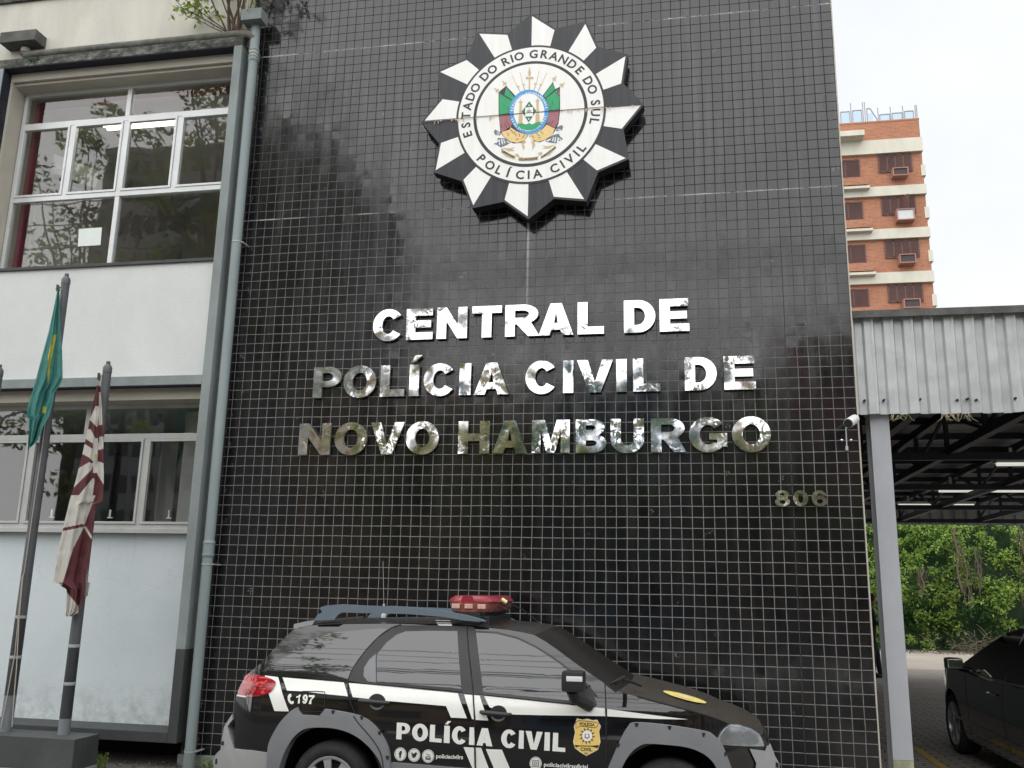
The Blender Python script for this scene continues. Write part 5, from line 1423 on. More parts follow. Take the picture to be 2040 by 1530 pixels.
# ---- wheels
def wheel(cx, cy, cz, parent, sgn=-1, R_=.305, rim=.205, wdt=.20, spokes=8, axis='y', nm="wheel"):
    w0 = MB()
    T = lambda x, y, z: (cx + x, cy + y * 1, cz + z) if axis == 'y' else (cx + y, cy + x, cz + z)
    def lat(prof, seg, mbx):
        rings = []
        for r, h in prof:
            rings.append([mbx.bm.verts.new(T(r * math.cos(2 * PI * k / seg), h * -sgn, r * math.sin(2 * PI * k / seg))) for k in range(seg)])
        for i in range(len(rings) - 1):
            for k in range(seg): mbx.bm.faces.new([rings[i][k], rings[i][(k + 1) % seg], rings[i + 1][(k + 1) % seg], rings[i + 1][k]])
    lat([(rim, .02), (rim + .012, .002), (rim + (R_ - rim) * .55, -.008), (R_ - .028, .004), (R_ - .008, .022), (R_, .045), (R_, wdt - .04), (R_ - .02, wdt), (rim, wdt)], 48, w0)
    for k in range(48):   # tread blocks
        pass
    o = w0.build(nm, M['tyre'], parent, 50)
    w1 = MB(); lat([(rim + .002, .008), (rim - .004, -.001), (rim - .018, .004), (rim - .022, .03), (rim - .03, .13)], 48, w1)
    for k in range(spokes):
        a = 2 * PI * k / spokes + .15
        for da in (-.085, .085):
            c0, s0 = math.cos(a + da), math.sin(a + da)
            cI, sI = math.cos(a + da * .4), math.sin(a + da * .4)
            tx, tz = -s0, c0
            vs = []
            for (rr, hw_, y, ca, sa) in ((.045, .012, .012, cI, sI), (rim - .012, .015, .008, c0, s0)):
                for yy in (y, y + .025):
                    for s_ in (-1, 1): vs.append(w1.bm.verts.new(T(rr * ca + s_ * hw_ * tx, yy * -sgn, rr * sa + s_ * hw_ * tz)))
            for f in ((0, 1, 5, 4), (2, 6, 7, 3), (0, 4, 6, 2), (1, 3, 7, 5)): w1.bm.faces.new([vs[i] for i in f])
    lat([(.055, .03), (.055, .006), (.04, .0), (.001, -.002)], 24, w1)
    w1.build("rim", M['alloy'], o, 40)
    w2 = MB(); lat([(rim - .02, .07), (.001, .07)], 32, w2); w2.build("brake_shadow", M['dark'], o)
    return o
for (x, z) in WHL:
    wheel(x, Y0 + .02, z - .01, car); wheel(x, Y0 + WID - .02, z - .01, car, sgn=1)
    b_ = MB()
    rows = []
    for k in range(15):
        a = math.radians(-12 + 204 * k / 14)
        rows.append([(x + .44 * math.cos(a), y, z + .44 * math.sin(a)) for y in (Y0 + .07, Y0 + .5)])
    b_.grid(rows); b_.face([r[1] for r in rows]); b_.build("wheel_well", M['dark'], car)
b_ = MB(); b_.box(XR + .25, XF - .3, Y0 + .12, Y0 + WID - .12, .19, .26); b_.build("underbody", M['dark'], car)

# =================================================================== dark saloon under the carport
def sdepth(u, z):
    d = .03 * ((z - .60) / .34) ** 2 if z < .94 else .03
    if z > .92: d += .42 * (z - .92) + .25 * (z - .92) ** 2
    s = 4.08 - u
    if s < .9: d += .40 * (1 - max(0, s) / .9) ** 2.3
    s = u + .8
    if s < .7: d += .30 * (1 - max(0, s) / .7) ** 2.3
    return d
SXL, SWD = 1.38, 1.80
SS = Skin(sdepth, lambda a, d, z: (SXL + d, a, z))
sal = thing("saloon_car", "dark glossy saloon car parked under the carport beside the grey post", "car", (2.3, 1.7, 0))
rearS = [(-.76, .22), (-.80, .55), (-.77, .92), (-.60, 1.0), (-.25, 1.06)]
roofS = [(.10, 1.20), (.50, 1.36), (.90, 1.425), (1.3, 1.44), (1.65, 1.415)]
pilS = [(1.95, 1.34), (2.3, 1.19), (2.70, 1.02), (2.86, .965)]
hoodS = [(3.2, .925), (3.55, .86), (3.80, .79), (3.95, .72)]
frontS = [(4.04, .62), (4.07, .45), (4.03, .22)]
SW = [(3.10, .325), (.38, .325)]
lowS = [p for p in ell(SW[0][0], SW[0][1], .375, .375, -16, 196, 20) if p[1] >= .22] + [p for p in ell(SW[1][0], SW[1][1], .375, .375, -16, 196, 20) if p[1] >= .22]
SS.patch([rearS + roofS + pilS + hoodS + frontS + lowS], "body", M['saloon_black'], sal, 0, 0, .07, 40, both=SWD)
def loftS(edge, nm, m_, crown, bow=0., n=12):
    rows = []
    for u, z in edge:
        d = sdepth(u, z); r = []
        for k in range(n + 1):
            q = 1 - abs(-1 + 2 * k / n) ** 2.4
            r.append((SXL + d + (SWD - 2 * d) * k / n, u + bow * q, z + crown * q))
        rows.append(r)
    b_ = MB(); b_.grid(rows); return b_.build(nm, m_, sal, 50)
loftS(cr([rearS[-1]] + roofS + [pilS[0]], 4, False), "roof", M['saloon_black'], .04)
loftS(cr(pilS, 4, False), "windscreen", M['saloon_glass'], .03, .10)
loftS(cr([pilS[-1]] + hoodS, 4, False), "bonnet", M['saloon_black'], .03, .10)
loftS([hoodS[-1]] + frontS, "nose", M['saloon_black'], 0, .10)
loftS(rearS, "boot", M['saloon_black'], .0, -.12)
SS.patch([cr([(2.70, .985), (2.36, 1.145), (2.02, 1.29), (1.72, 1.375), (1.36, 1.41), (1.32, .95), (2.0, .962)], 2)], "door_glass", M['saloon_glass'], sal, .004, .004)
SS.patch([cr([(1.24, .948), (1.28, 1.412), (.92, 1.395), (.55, 1.335), (.28, 1.22), (.12, 1.04), (.6, .95)], 2)], "door_glass", M['saloon_glass'], sal, .004, .004)
for g in ([(2.55, .96), (2.42, .62), (2.50, .28)], [(1.30, .95), (1.27, .6), (1.22, .28)]): SS.patch([strip(g, .007)], "panel_gap", M['dark'], sal, .002, .001, smooth=0)
SS.patch([strip([(2.75, .945), (2.0, .945), (1.3, .935), (.3, .955)], .014)], "window_trim", M['trim'], sal, .008, .006)
for u in (1.56, .44):
    b_ = MB(); f3 = lambda a, z, o: (SXL + sdepth(a, z) - o, a, z)
    b_.tube([f3(u + .10, .80, .005), f3(u + .08, .80, .03), f3(u - .08, .80, .03), f3(u - .10, .80, .005)], .012, 10); b_.build("door_handle", M['chrome'], sal, 50)
SS.patch([strip([(3.0, .42), (.7, .40)], .03)], "side_crease", M['saloon_black'], sal, .012, .014)
b_ = MB(); b_.box(SXL - .20, SXL - .02, 2.36, 2.50, .955, 1.085, bev=.045); smr = b_.build("wing_mirror", M['saloon_black'], sal, 60)
b_ = MB(); b_.box(SXL - .185, SXL - .035, 2.352, 2.362, .975, 1.068, bev=.004); b_.build("mirror_glass", M['chrome'], smr)
b_ = MB(); b_.tube([(SXL - .06, 2.44, .975), (SXL + .06, 2.47, .955)], [.03, .035], 10); b_.build("mirror_arm", M['car_black'], smr, 50)
SS.patch([cr([(3.62, .74), (3.8, .74), (3.95, .66), (3.98, .60), (3.7, .62)], 3)], "headlight", M['chrome'], sal, .004, .004)
for (u, z) in SW:
    wheel(SXL + .01, u, z, sal, sgn=-1, R_=.325, rim=.232, wdt=.22, spokes=6, axis='x')
    wheel(SXL + SWD - .01, u, z, sal, sgn=1, R_=.325, rim=.232, wdt=.22, spokes=6, axis='x')
    b_ = MB(); rows = []
    for k in range(15):
        a = math.radians(-15 + 210 * k / 14)
        rows.append([(x, u + .41 * math.cos(a), z + .41 * math.sin(a)) for x in (SXL + .06, SXL + .5)])
    b_.grid(rows); b_.face([r[1] for r in rows]); b_.build("wheel_well", M['dark'], sal)
b_ = MB(); b_.box(SXL + .12, SXL + SWD - .12, -.5, 3.8, .17, .24); b_.build("underbody", M['dark'], sal)
# =================================================================== carport
cp = thing("carport", "carport with ribbed metal front, dark steel trusses and a grey steel post", "carport", (.22, .2, 0))
PER = .1755
def ribbed(x0, x1, z0, z1, y, d=.034):
    xs = []
    x = x0; k = 0
    while x < x1 + PER:
        for fx, dy in ((0, 0), (.40, 0), (.52, d), (.60, d * 1.0), (.86, d), (.95, 0)): xs.append((x + fx * PER, y + (d - dy if False else dy)))
        x += PER
    return xs
mb = MB()
prof = []
x = .015
while x < 6.9:
    for fx, dy in ((0.0, .0), (.07, .0), (.17, .040), (.52, .040), (.62, .012), (.90, .012)): prof.append((x + fx * PER, .05 + dy))
    x += PER
nz_ = 24
rows = []
for i in range(nz_ + 1):
    z = 3.352 + (4.29 - 3.352) * i / nz_
    rows.append([(px, py + .010 * noise.noise(Vector((px * 2.1, z * 2.5, 0))) + .005 * noise.noise(Vector((px * 7, z * 6, 3))), z + (.008 * noise.noise(Vector((px * 3, 0, 5))) if i == 0 else 0)) for px, py in prof])
mb.grid(rows)
mb.build("front_cladding", M['galv'], cp, 25)
mb = MB()
for i, (px_, py_) in enumerate(((1682 + 40, 0),) * 0): pass
Zc = lambda x, y: (1640 + x / 3.325, 600 + y / 3.325)
for px_, py_ in ((275, 658), (403, 655), (643, 650), (888, 655), (958, 646), (1014, 654), (1273, 643), (1500, 640), (1760, 634)):
    p = at(*Zc(px_, py_), .05); mb.lathe((p.x, .052, p.z), [(.001, -.012), (.011, -.010), (.011, .03)], 'y', 10)
mb.build("cladding_screw", M['dark'], cp, 40)
mb = MB(); mb.box(.013, 6.95, .005, .30, 4.29, 4.332, bev=.004); mb.box(.013, 6.95, .000, .012, 4.262, 4.30); mb.build("top_flashing", M['galv_dark'], cp)
# post: H section
mb = MB(); PX0, PX1 = .137, .303
mb.box(PX0, PX1, .145, .157, .36, 3.7, bev=.002); mb.box(.213, .227, .158, .355, .01, 3.7); mb.box(PX0, PX1, .356, .368, .01, 3.7, bev=.002)
post = mb.build("post", M['post'], cp)
mb = MB(); mb.box(PX0, PX1, .145, .157, .01, .358, bev=.002); mb.build("post_foot", M['post_moss'], post)
# roof sheet (ribs run across), trusses front to back, purlins
mb = MB()
rows = []
y = .35; k = 0
while y < 14.2:
    for fy, dz in ((0, 0), (.06, .035), (.12, .035), (.18, 0)): 
        z = 4.12 - .012 * y + dz; rows.append([(.03, y + fy * .24 / .24, z), (6.9, y + fy, z)])
    y += .25
mb.grid(rows); mb.build("roof_sheet", M['roof_under'], cp)
def bar(mbx, a, b, w, h):
    a, b = Vector(a), Vector(b); t = (b - a).normalized(); up = Vector((0, 0, 1)) if abs(t.z) < .9 else Vector((0, 1, 0))
    n_ = t.cross(up).normalized(); u = n_.cross(t)
    vs = [mbx.bm.verts.new(p + n_ * sx * w / 2 + u * sz * h / 2) for p in (a, b) for sx, sz in ((-1, -1), (1, -1), (1, 1), (-1, 1))]
    for f in ((0, 1, 2, 3), (7, 6, 5, 4), (0, 4, 5, 1), (1, 5, 6, 2), (2, 6, 7, 3), (3, 7, 4, 0)): mbx.bm.faces.new([vs[i] for i in f])
for X in (.62, 1.63, 3.3, 5.0, 6.7):
    mb = MB()
    bar(mb, (X, .2, 3.97), (X, 14.1, 3.84), .09, .10); bar(mb, (X, .2, 3.47), (X, 14.1, 3.44), .09, .10)
    for k in range(10):
        y = .3 + k * 1.5; bar(mb, (X, y, 3.48), (X, y, 3.95), .05, .05)
        if y < 13: bar(mb, (X, y, 3.5), (X, y + 1.5, 3.93), .035, .035) if k % 2 else bar(mb, (X, y, 3.93), (X, y + 1.5, 3.5), .035, .035)
    mb.build("truss", M['navy'], cp)
mb = MB()
for k in range(12):
    y = .5 + k * 1.2; bar(mb, (.05, y, 4.05 - .012 * y), (6.8, y, 4.05 - .012 * y), .05, .09)
mb.build("purlins", M['navy'], cp)
mb = MB()
for y, z in ((3.2, 3.40), (6.6, 3.40), (10.2, 3.40), (13.6, 3.40)): bar(mb, (.05, y, z), (6.8, y, z), .07, .09)
mb.build("tie_beams", M['navy'], cp)
# back ribbed skirt
mb = MB(); prof = []; x = .05
while x < 6.9:
    for fx, dy in ((0., 0), (.10, .05), (.45, .05), (.55, .0)): prof.append((x + fx * .26, 14.25 + dy))
    x += .26
mb.grid([[(a, b, 3.36) for a, b in prof], [(a, b, 4.0) for a, b in prof]]); mb.build("back_cladding", M['galv'], cp)
mb = MB(); mb.box(6.62, 6.78, 14.0, 14.16, 0.01, 3.9); mb.build("rear_post", M['navy'], cp)
mb = MB(); mb.box(6.62, 6.78, .2, .36, .01, 3.9); mb.build("side_post", M['navy'], cp)
# tube lights hung under the trusses
for (px_, py_), (qx, qy), Y, lab in (((1982, 925), (2140, 918), 5.2, "long tube light under the carport roof at the right edge, nearest of three"), ((1868, 978), (2075, 972), 8.6, "long tube light under the carport roof, middle of three"), ((1788, 1006), (1942, 1003), 12.0, "long tube light under the carport roof, farthest of three")):
    a, b = at(px_, py_, Y), at(qx, qy, Y)
    t = thing("tube_light", lab, "light fitting", (a.x, Y, a.z), "tube lights under the carport")
    mb = MB(); mb.box(a.x, b.x, Y - .09, Y + .09, a.z + .02, a.z + .07, bev=.006); mb.box(a.x + .2, a.x + .24, Y - .01, Y + .01, a.z + .07, 3.8); mb.box(b.x - .24, b.x - .2, Y - .01, Y + .01, a.z + .07, 3.8); mb.build("housing", M['white'], t)
    mb = MB(); mb.tube([(a.x + .02, Y, a.z), (b.x - .02, Y, a.z)], .026, 10); mb.build("tube", M['tube_dim'], t, 40)
# security camera on the wall's end
c_ = at(*Zc(180, 795), -.16)
t = thing("security_camera", "white bullet security camera on the tiled wall's right edge beside the carport front", "camera", (c_.x, -.05, c_.z))
a = Vector((c_.x + .05, -.10, c_.z + .03)); b = Vector((c_.x - .035, -.25, c_.z - .035))
d = (b - a).normalized()
mb = MB(); mb.tube([a - d * .02, a, b], [.034, .042, .042], 16); mb.build("camera_body", M['white'], t, 40)
mb = MB(); mb.tube([b, b + d * .012], [.040, .036], 16); mb.build("camera_lens", M['black_plastic'], t, 40)
mb = MB(); mb.tube([a - d * .01, (c_.x + .06, -.03, c_.z + .05), (c_.x + .06, .0, c_.z + .05)], .014, 8); mb.build("camera_arm", M['white'], t, 40)
mb = MB(); q_ = at(*Zc(150, 840), -.01); q2_ = at(*Zc(157, 975), -.01); mb.tube([(c_.x, -.02, c_.z - .03), q_, q2_], .006, 6); mb.tube([q2_ + Vector((0, 0, .02)), q2_ - Vector((0, 0, .02))], .013, 8); mb.build("camera_cable", M['galv'], t, 50)
for px_, py_ in ((123, 922), (183, 922)):
    q_ = at(*Zc(px_, py_), -.004); mb = MB(); mb.lathe((q_.x, -.004, q_.z), [(.001, -.012), (.012, -.008), (.012, .004)], 'y', 10); mb.build("fixing_screw", M['chrome'], t, 40)

# dry grass tufts hanging from the cladding's lower edge
def tuft(px_, py_, label, n=38, w=.10, h=.12, down=True, m_='straw', Y=.05, grp=None):
    c = at(px_, py_, Y); mb = MB()
    for i in range(n):
        x = c.x + rnd.uniform(-w, w); y = c.y + rnd.uniform(0, .04); a = rnd.uniform(-1, 1); l = h * rnd.uniform(.4, 1.0)
        s_ = -1 if down else 1
        pts = [(x, y, c.z), (x + a * l * .35, y - .01, c.z + s_ * l * .55), (x + a * l * .8, y - .015, c.z + s_ * l * (.8 if down else 1.0))]
        mb.tube(pts, [.0020, .0016, .0008], 4, cap=False)
    return tag(mb.build("grass_tuft", M[m_], None), label, "weed", grp)
tuft(*Zc(515, 748), "dry grass tuft hanging under the ribbed carport front, left of the larger tuft", 15, .09, .09)
tuft(*Zc(880, 742), "larger dry grass tuft hanging under the ribbed carport front", 26, .12, .10)

# =================================================================== brick apartment block
AY = 56.0
ap = thing("apartment_block", "orange brick apartment block with cream floor bands and brown shutters behind the carport", "building", (8, AY, 0))
AXR = at(1847, 430, AY).x
AXL = AXR - 18.0
def apz(y, x=1845): return at(x, y, AY).z
bands = [(apz(303, 1838) + 0, apz(276, 1838)), (apz(388, 1846), apz(369, 1846)), (apz(474, 1853), apz(454, 1853)), (apz(563, 1861), apz(541, 1861))]
FL = bands[1][1] - bands[2][1]
for k in range(9): bands.append((bands[3][0] - FL * (k + 1), bands[3][1] - FL * (k + 1)))
ztop = apz(238, 1835)
mb = MB(); mb.box(AXL, AXR, AY, AY + 14, 0, ztop); mb.build("brick_wall", M['brick'], ap)
bayx = at(1722, 420, AY - .0).x
mb = MB()
for i, (z0, z1) in enumerate(bands): mb.box(AXL - .1, AXR + .05, AY - .28, AY + 14.05, z0, z1, bev=.02)
for i, (z0, z1) in list(enumerate(bands))[1:]: mb.box(AXL - .1, bayx + .35, AY - .75, AY - .285, z1 - .26, z1 - .06, bev=.03)
zz0 = apz(278, 1720); mb.box(AXL, bayx + .15, AY - 1.2, AY - .02, bands[0][1] + .002, bands[0][1] + .42, bev=.04)
mb.build("floor_band", M['cream'], ap)
mb = MB()
for i, (z0, z1) in enumerate(bands[1:]):
    mb.box(AXL, bayx + .2, AY - .8, AY - .002, z1 + .0, z1 + .58)
mb.build("balcony_front", M['brick'], ap)
for i in range(1, 9):
    z1 = bands[i][1]; z = z1 + .5; mb = MB(); mb.box(AXR - .15, AXR + .16, AY - .06, AY + .5, z + .25, z + 1.1, bev=.02); mb.build("corner_block", M['cream'], ap)
mb = MB(); mb.box(AXL - .02, AXR + .03, AY - .03, AY + 14, ztop, ztop + .14, bev=.03); mb.build("parapet_cap", M['brick'], ap)
def shut(x0, x1, z0, z1, y, n, nm="window", op=None):
    f = MB(); f.box(x0, x1, y - .06, y - .002, z0, z1); fo = f.build(nm, M['shutter'], ap)
    g = MB(); w = (x1 - x0) / n
    for k in range(n + 1): g.box(x0 + k * w - .045, x0 + k * w + .045, y - .10, y - .061, z0, z1)
    g.box(x0, x1, y - .10, y - .062, z0 - .02, z0 + .07); g.box(x0, x1, y - .10, y - .062, z1 - .08, z1 + .02)
    nsl = 18
    for k in range(nsl):
        z = z0 + .1 + (z1 - z0 - .2) * k / nsl; g.box(x0 + .05, x1 - .05, y - .085, y - .0615, z, z + .035)
    g.build("shutter_frame", M['shutter_light'], fo)
    if op: 
        h = MB(); bar(h, (op, y - .1, (z0 + z1) / 2), (op + .3, y - .7, (z0 + z1) / 2), .05, z1 - z0 - .1); h.build("open_shutter", M['shutter_light'], fo)
    return fo
for i in range(1, 9):
    lo = bands[i][1]; hi = bands[i - 1][0]
    wz1 = hi - .08; wz0 = lo + (hi - lo) * .45
    sx = (i - 1) * .10
    wx0 = at(1750, 320, AY).x; wx1 = at(1815, 320, AY).x
    shut(wx0, wx1, wz0, wz1, AY, 4, op=(wx0 + 1.35) if i == 2 else None)
    lx0 = at(1600, 330, AY).x; lx1 = at(1711, 330, AY).x
    shut(lx0, lx1, wz0 - .28, wz1 - .22, AY, 4)
    # window air conditioner
    k = (.36, .56, .58, .50, .4, .5, .45, .5)[i - 1]
    ax = wx0 + (wx1 - wx0) * (.34 if i % 2 else .36); aw = (1.05, 1.2, 1.08, 1.1, 1, 1, 1, 1)[i - 1]; ah = (.62, .85, .66, .66, .6, .6, .6, .6)[i - 1]
    az = wz0 - ah * (.9 if i != 2 else .78) - .05
    g = MB()
    t_ = .07; y0_ = AY - .75
    g.box(ax, ax + aw, y0_, AY - .001, az, az + t_); g.box(ax, ax + aw, y0_, AY - .11, az + ah - t_, az + ah); g.box(ax, ax + t_, y0_, AY - .11, az + t_, az + ah - t_); g.box(ax + aw - t_, ax + aw, y0_, AY - .11, az + t_, az + ah - t_)
    acb = g.build("air_conditioner", M['ac_pink'], ap)
    g = MB(); g.box(ax + t_, ax + aw - t_, y0_ + .08, AY - .12, az + t_, az + ah - t_); g.build("grille", M['ac_dark'] if i != 2 else M['galv'], acb)
# rooftop railings
mb = MB()
def frame_rail(x0, x1, z0, z1, cut=0):
    w = .07; y = AY + .3
    for a, b in (((x0, y, z0), (x0, y, z1)), ((x1, y, z0), (x1, y, z1 - cut)), ((x0, y, z0 + .05), (x1, y, z0 + .05)), ((x0, y, z1), (x1, y, z1 - cut)) if not cut else ((x0, y, z1), (x0 + (x1 - x0) * .35, y, z1))): bar(mb, a, b, w, w)
    if cut: bar(mb, (x0 + (x1 - x0) * .35, y, z1), (x1, y, z1 - cut), w, w)
zr0 = ztop + .14
xr = lambda px_: at(px_, 225, AY).x
zr = lambda py_: at(1750, py_, AY).z
for a, b, t, c in ((1655, 1668, 214, 0), (1676, 1694, 214, 0), (1700, 1718, 213, 0), (1729, 1748, 211, .9), (1754, 1774, 225, 0), (1779, 1799, 224, 0), (1804, 1822, 222, 0)):
    frame_rail(xr(a), xr(b), zr0, zr(t), c)
for a in (1672, 1697, 1721, 1725, 1751, 1776, 1801, 1826, 1829): bar(mb, (xr(a), AY + .3, zr0), (xr(a), AY + .3, zr0 + (1.75 if a < 1726 else 1.2)), .06, .06)
mb.build("roof_railing", mat('grey_railing', (.26, .30, .32), .5), ap)
for a, b, t in ((1655, 1668, 215), (1676, 1694, 215), (1700, 1718, 214), (1729, 1742, 219), (1754, 1774, 226), (1779, 1799, 225), (1804, 1822, 223)): mb = MB(); mb.box(xr(a) + .05, xr(b) - .05, AY + .29, AY + .31, zr0 + .08, zr(t) - .05); mb.build("railing_pane", M['rail_pane'], ap)

# =================================================================== leaves
def leaf_quad(bm, p, s_, mi=0, up=.3):
    n_ = Vector((rnd.gauss(0, 1), rnd.gauss(0, 1), rnd.gauss(0, 1) + up)).normalized()
    t = n_.orthogonal().normalized(); t.rotate(Matrix.Rotation(rnd.uniform(0, 6.28), 3, n_))
    b = n_.cross(t)
    l, w = s_ * rnd.uniform(.7, 1.3), s_ * rnd.uniform(.32, .55)
    vs = [bm.verts.new(q) for q in (p - t * l * .5, p + b * w * .5 + n_ * w * .1, p + t * l * .5, p - b * w * .5 + n_ * w * .1)]
    f = bm.faces.new(vs); f.material_index = mi
def foliage(name, clumps, leaf, mats, parent=None, per=60, dark=.3):
    """clumps: (centre, radius)"""
    mb = MB()
    for c, r in clumps:
        k = 1 if rnd.random() < dark else 0
        for i in range(int(per)):
            v = Vector((rnd.gauss(0, 1), rnd.gauss(0, 1), rnd.gauss(0, 1))).normalized() * r * rnd.random() ** .45
            v.z *= .8
            leaf_quad(mb.bm, Vector(c) + v, leaf, k)
    return mb.build(name, mats, parent, recalc=False)
# creeper-covered boundary behind the carport
hd = thing("ivy_hedge", "dense green creeper hedge covering the boundary behind the carport", "hedge", (9, 24.5, 0))
mb = MB(); rows = []
for i in range(40):
    x = -1 + i * .6
    r = []
    for j in range(14):
        z = j * .32
        r.append((x, 24.6 + .5 * noise.noise(Vector((x * .5, z * .6, 1))) + (z * .09 if z > 2.5 else 0), z))
    rows.append(r)
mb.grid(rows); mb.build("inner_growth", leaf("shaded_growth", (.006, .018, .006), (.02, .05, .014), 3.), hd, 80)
cl = []
for i in range(620):
    x = rnd.uniform(1.0, 15.5); z = rnd.uniform(.15, 4.15) ** 1.0
    b = .55 * noise.noise(Vector((x * .55, z * .7, 9)))
    if noise.noise(Vector((x * .85, z * 1.0, 21))) > .24 and z < 3.6: continue
    cl.append(((x, 24.0 + b * 1.2 + (.3 if z < 1 else 0) + max(0, z - 3) * .3, z), rnd.uniform(.18, .44)))
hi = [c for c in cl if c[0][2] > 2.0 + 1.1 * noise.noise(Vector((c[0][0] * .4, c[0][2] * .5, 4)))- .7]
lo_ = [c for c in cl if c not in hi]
foliage("leaves", hi, .13, [M['leaf_hedge'], M['leaf_dark']], hd, 70, .22)  # upper growth gets paler leaves: its brighter light is put into the colour
foliage("leaves", lo_, .15, [M['leaf_dark'], M['leaf_hedge']], hd, 58, .45)  # lower growth mostly dark leaves: shade set by leaf colour
mb = MB()   # hanging vines and bare stems
for x, z0, z1 in ((7.0, 3.9, 1.9), (7.25, 3.2, 1.6), (7.6, 3.3, 2.0), (8.9, 4.0, .3), (9.05, 3.6, 1.0), (10.2, 4.2, 2.0), (10.5, 4.2, 2.3), (10.9, 4.2, 1.9), (5.9, 2.6, 1.9), (11.4, 4.0, 2.4)):
    n_ = 9; mb.tube([(x + .12 * noise.noise(Vector((x, k * .4, 2))) + (.4 * (k / n_) if x > 8.8 and x < 9 else 0), 23.25, z0 + (z1 - z0) * k / n_) for k in range(n_ + 1)], rnd.uniform(.018, .04), 6)
    for q in range(26):
        k = rnd.random(); p = Vector((x + rnd.uniform(-.12, .12), 23.3, z0 + (z1 - z0) * k)); mb.tube([p, p + Vector((rnd.uniform(-.12, .12), rnd.uniform(-.1, .1), -rnd.uniform(.15, .45)))], .008, 4, cap=False)
mb.build("hanging_vines", M['dry'], hd, 60)
mb = MB()
for i in range(170):
    c = Vector((rnd.gauss(7.7, .85), 22.9 + rnd.uniform(-.3, .3), abs(rnd.gauss(.12, .22)))); a = Vector((rnd.uniform(-1, 1), rnd.uniform(-.6, .6), rnd.uniform(-.1, .6))).normalized() * rnd.uniform(.2, .6)
    mb.tube([c, c + a * .5 + Vector((0, 0, .04)), c + a], [.012, .009, .004], 4, cap=False)
bp = mb.build("brush_pile", M['dry'], None)
tag(bp, "heap of cut dry branches at the foot of the green hedge", "brush pile")
mb = MB()
for i in range(900):
    p = Vector((rnd.uniform(2, 14), rnd.gauss(22.6, .35), .012 + rnd.random() * .03)); leaf_quad(mb.bm, p, .10, 0, 2.)
tag(mb.build("leaf_litter", M['dry'], None, recalc=False), "fallen dry leaves along the foot of the hedge", "leaf litter", kind="stuff")

# =================================================================== bush on the hood beam
pt = thing("roof_shrub", "leafy twiggy shrub growing out of the gutter beside the rain head", "shrub", (-6.62, -.1, 7.80))
stems, lv = MB(), MB()
def twig(p, d, L, r, dep):
    pts = [p]; q = p.copy(); dd = d.copy()
    n_ = 5
    for k in range(n_):
        dd = (dd + Vector((rnd.gauss(0, .10), rnd.gauss(0, .10), rnd.gauss(0, .08)))).normalized()
        q = q + dd * L / n_; pts.append(q.copy())
    stems.tube(pts, [r * (1 - .6 * k / n_) for k in range(n_ + 1)], 5, cap=False)
    if dep > 0:
        for k in range(3 if dep > 1 else 2):
            i = rnd.randint(2, n_); e = (dd + Vector((rnd.gauss(0, .5), rnd.gauss(0, .4), rnd.gauss(.05, .3)))).normalized()
            twig(pts[i], e, L * rnd.uniform(.4, .65), r * .5, dep - 1)
    if dep <= 0:
        for k in range(15):
            leaf_quad(lv.bm, pts[rnd.randint(2, n_)] + Vector((rnd.gauss(0, .045), rnd.gauss(0, .05), rnd.gauss(0, .045))), .075)
base = Vector((-6.52, -.14, 7.83))
for d, L, r in (((-.55, -.3, .9), .75, .012), ((-.8, -.35, .5), .62, .009), ((-.25, -.2, 1), .9, .016), ((-.05, -.25, 1), .95, .022), ((.15, -.25, 1), .9, .016), ((.45, -.3, .9), .75, .010), ((-1, -.3, .35), .55, .007), ((-.4, -.4, .9), .8, .012), ((.3, -.4, .8), .7, .01), ((-1., -.4, .65), .7, .008), ((.75, -.35, .75), .62, .007)):
    twig(base + Vector((rnd.uniform(-.06, .06), 0, 0)), Vector(d).normalized(), L, r, 2)
for k in range(2):
    twig(base + Vector((.05, 0, 0)), Vector((.05 + .1 * k, -.15, 1)).normalized(), .8, .018, 1)
stems.build("stems", M['stem'], pt, 60); lv.build("leaves", M['leaf_plant'], pt, recalc=False)
mb = MB()
for i in range(140):
    p = Vector((rnd.gauss(-6.72, .10), rnd.uniform(-.19, -.11), 7.775 + rnd.uniform(0, .03))); leaf_quad(mb.bm, p, .035, 0)
mb.build("dead_leaves", M['dry'], pt, recalc=False)
mb = MB()
for i in range(110):
    p = Vector((rnd.gauss(-9.03, .05), -.205, 7.72 + rnd.gauss(0, .028))); leaf_quad(mb.bm, p, .022, 0)
tag(mb.build("moss_patch", M['leaf_dark'], None, recalc=False), "small green moss patch on the mouldy hood beam", "moss")

# weeds at the wall foot
def weed(px_, py_, Y, label, n, h, w, leafy=0):
    c = at(px_, py_, Y); mb = MB()
    for i in range(n):
        x = c.x + rnd.uniform(-w, w); a = rnd.uniform(-1, 1); l = h * rnd.uniform(.5, 1)
        pts = [Vector((x, c.y + rnd.uniform(-.05, .05), .0)), Vector((x + a * l * .25, c.y - .03, l * .6)), Vector((x + a * l * .7, c.y - .05, l))]
        mb.tube(pts, [.004, .003, .001], 4, cap=False)
        for k in range(leafy): leaf_quad(mb.bm, pts[1].lerp(pts[2], rnd.random()) + Vector((rnd.gauss(0, .015), 0, 0)), .022)
    return tag(mb.build("weed", M['leaf_plant'], None, recalc=False), label, "weed")
weed(201, 1524, -.35, "thin green weed by the end of the flag pole plinth", 26, .16, .06, 2)
weed(416, 1524, -.12, "small green weed at the foot of the tiled wall beside the drainpipe", 22, .13, .09, 3)
mb = MB()
for i in range(420):
    p = Vector((rnd.uniform(-7.2, -5.4), rnd.uniform(-1.1, .1), .008 + rnd.random() * .01)); leaf_quad(mb.bm, p, .04, 0, 3.)
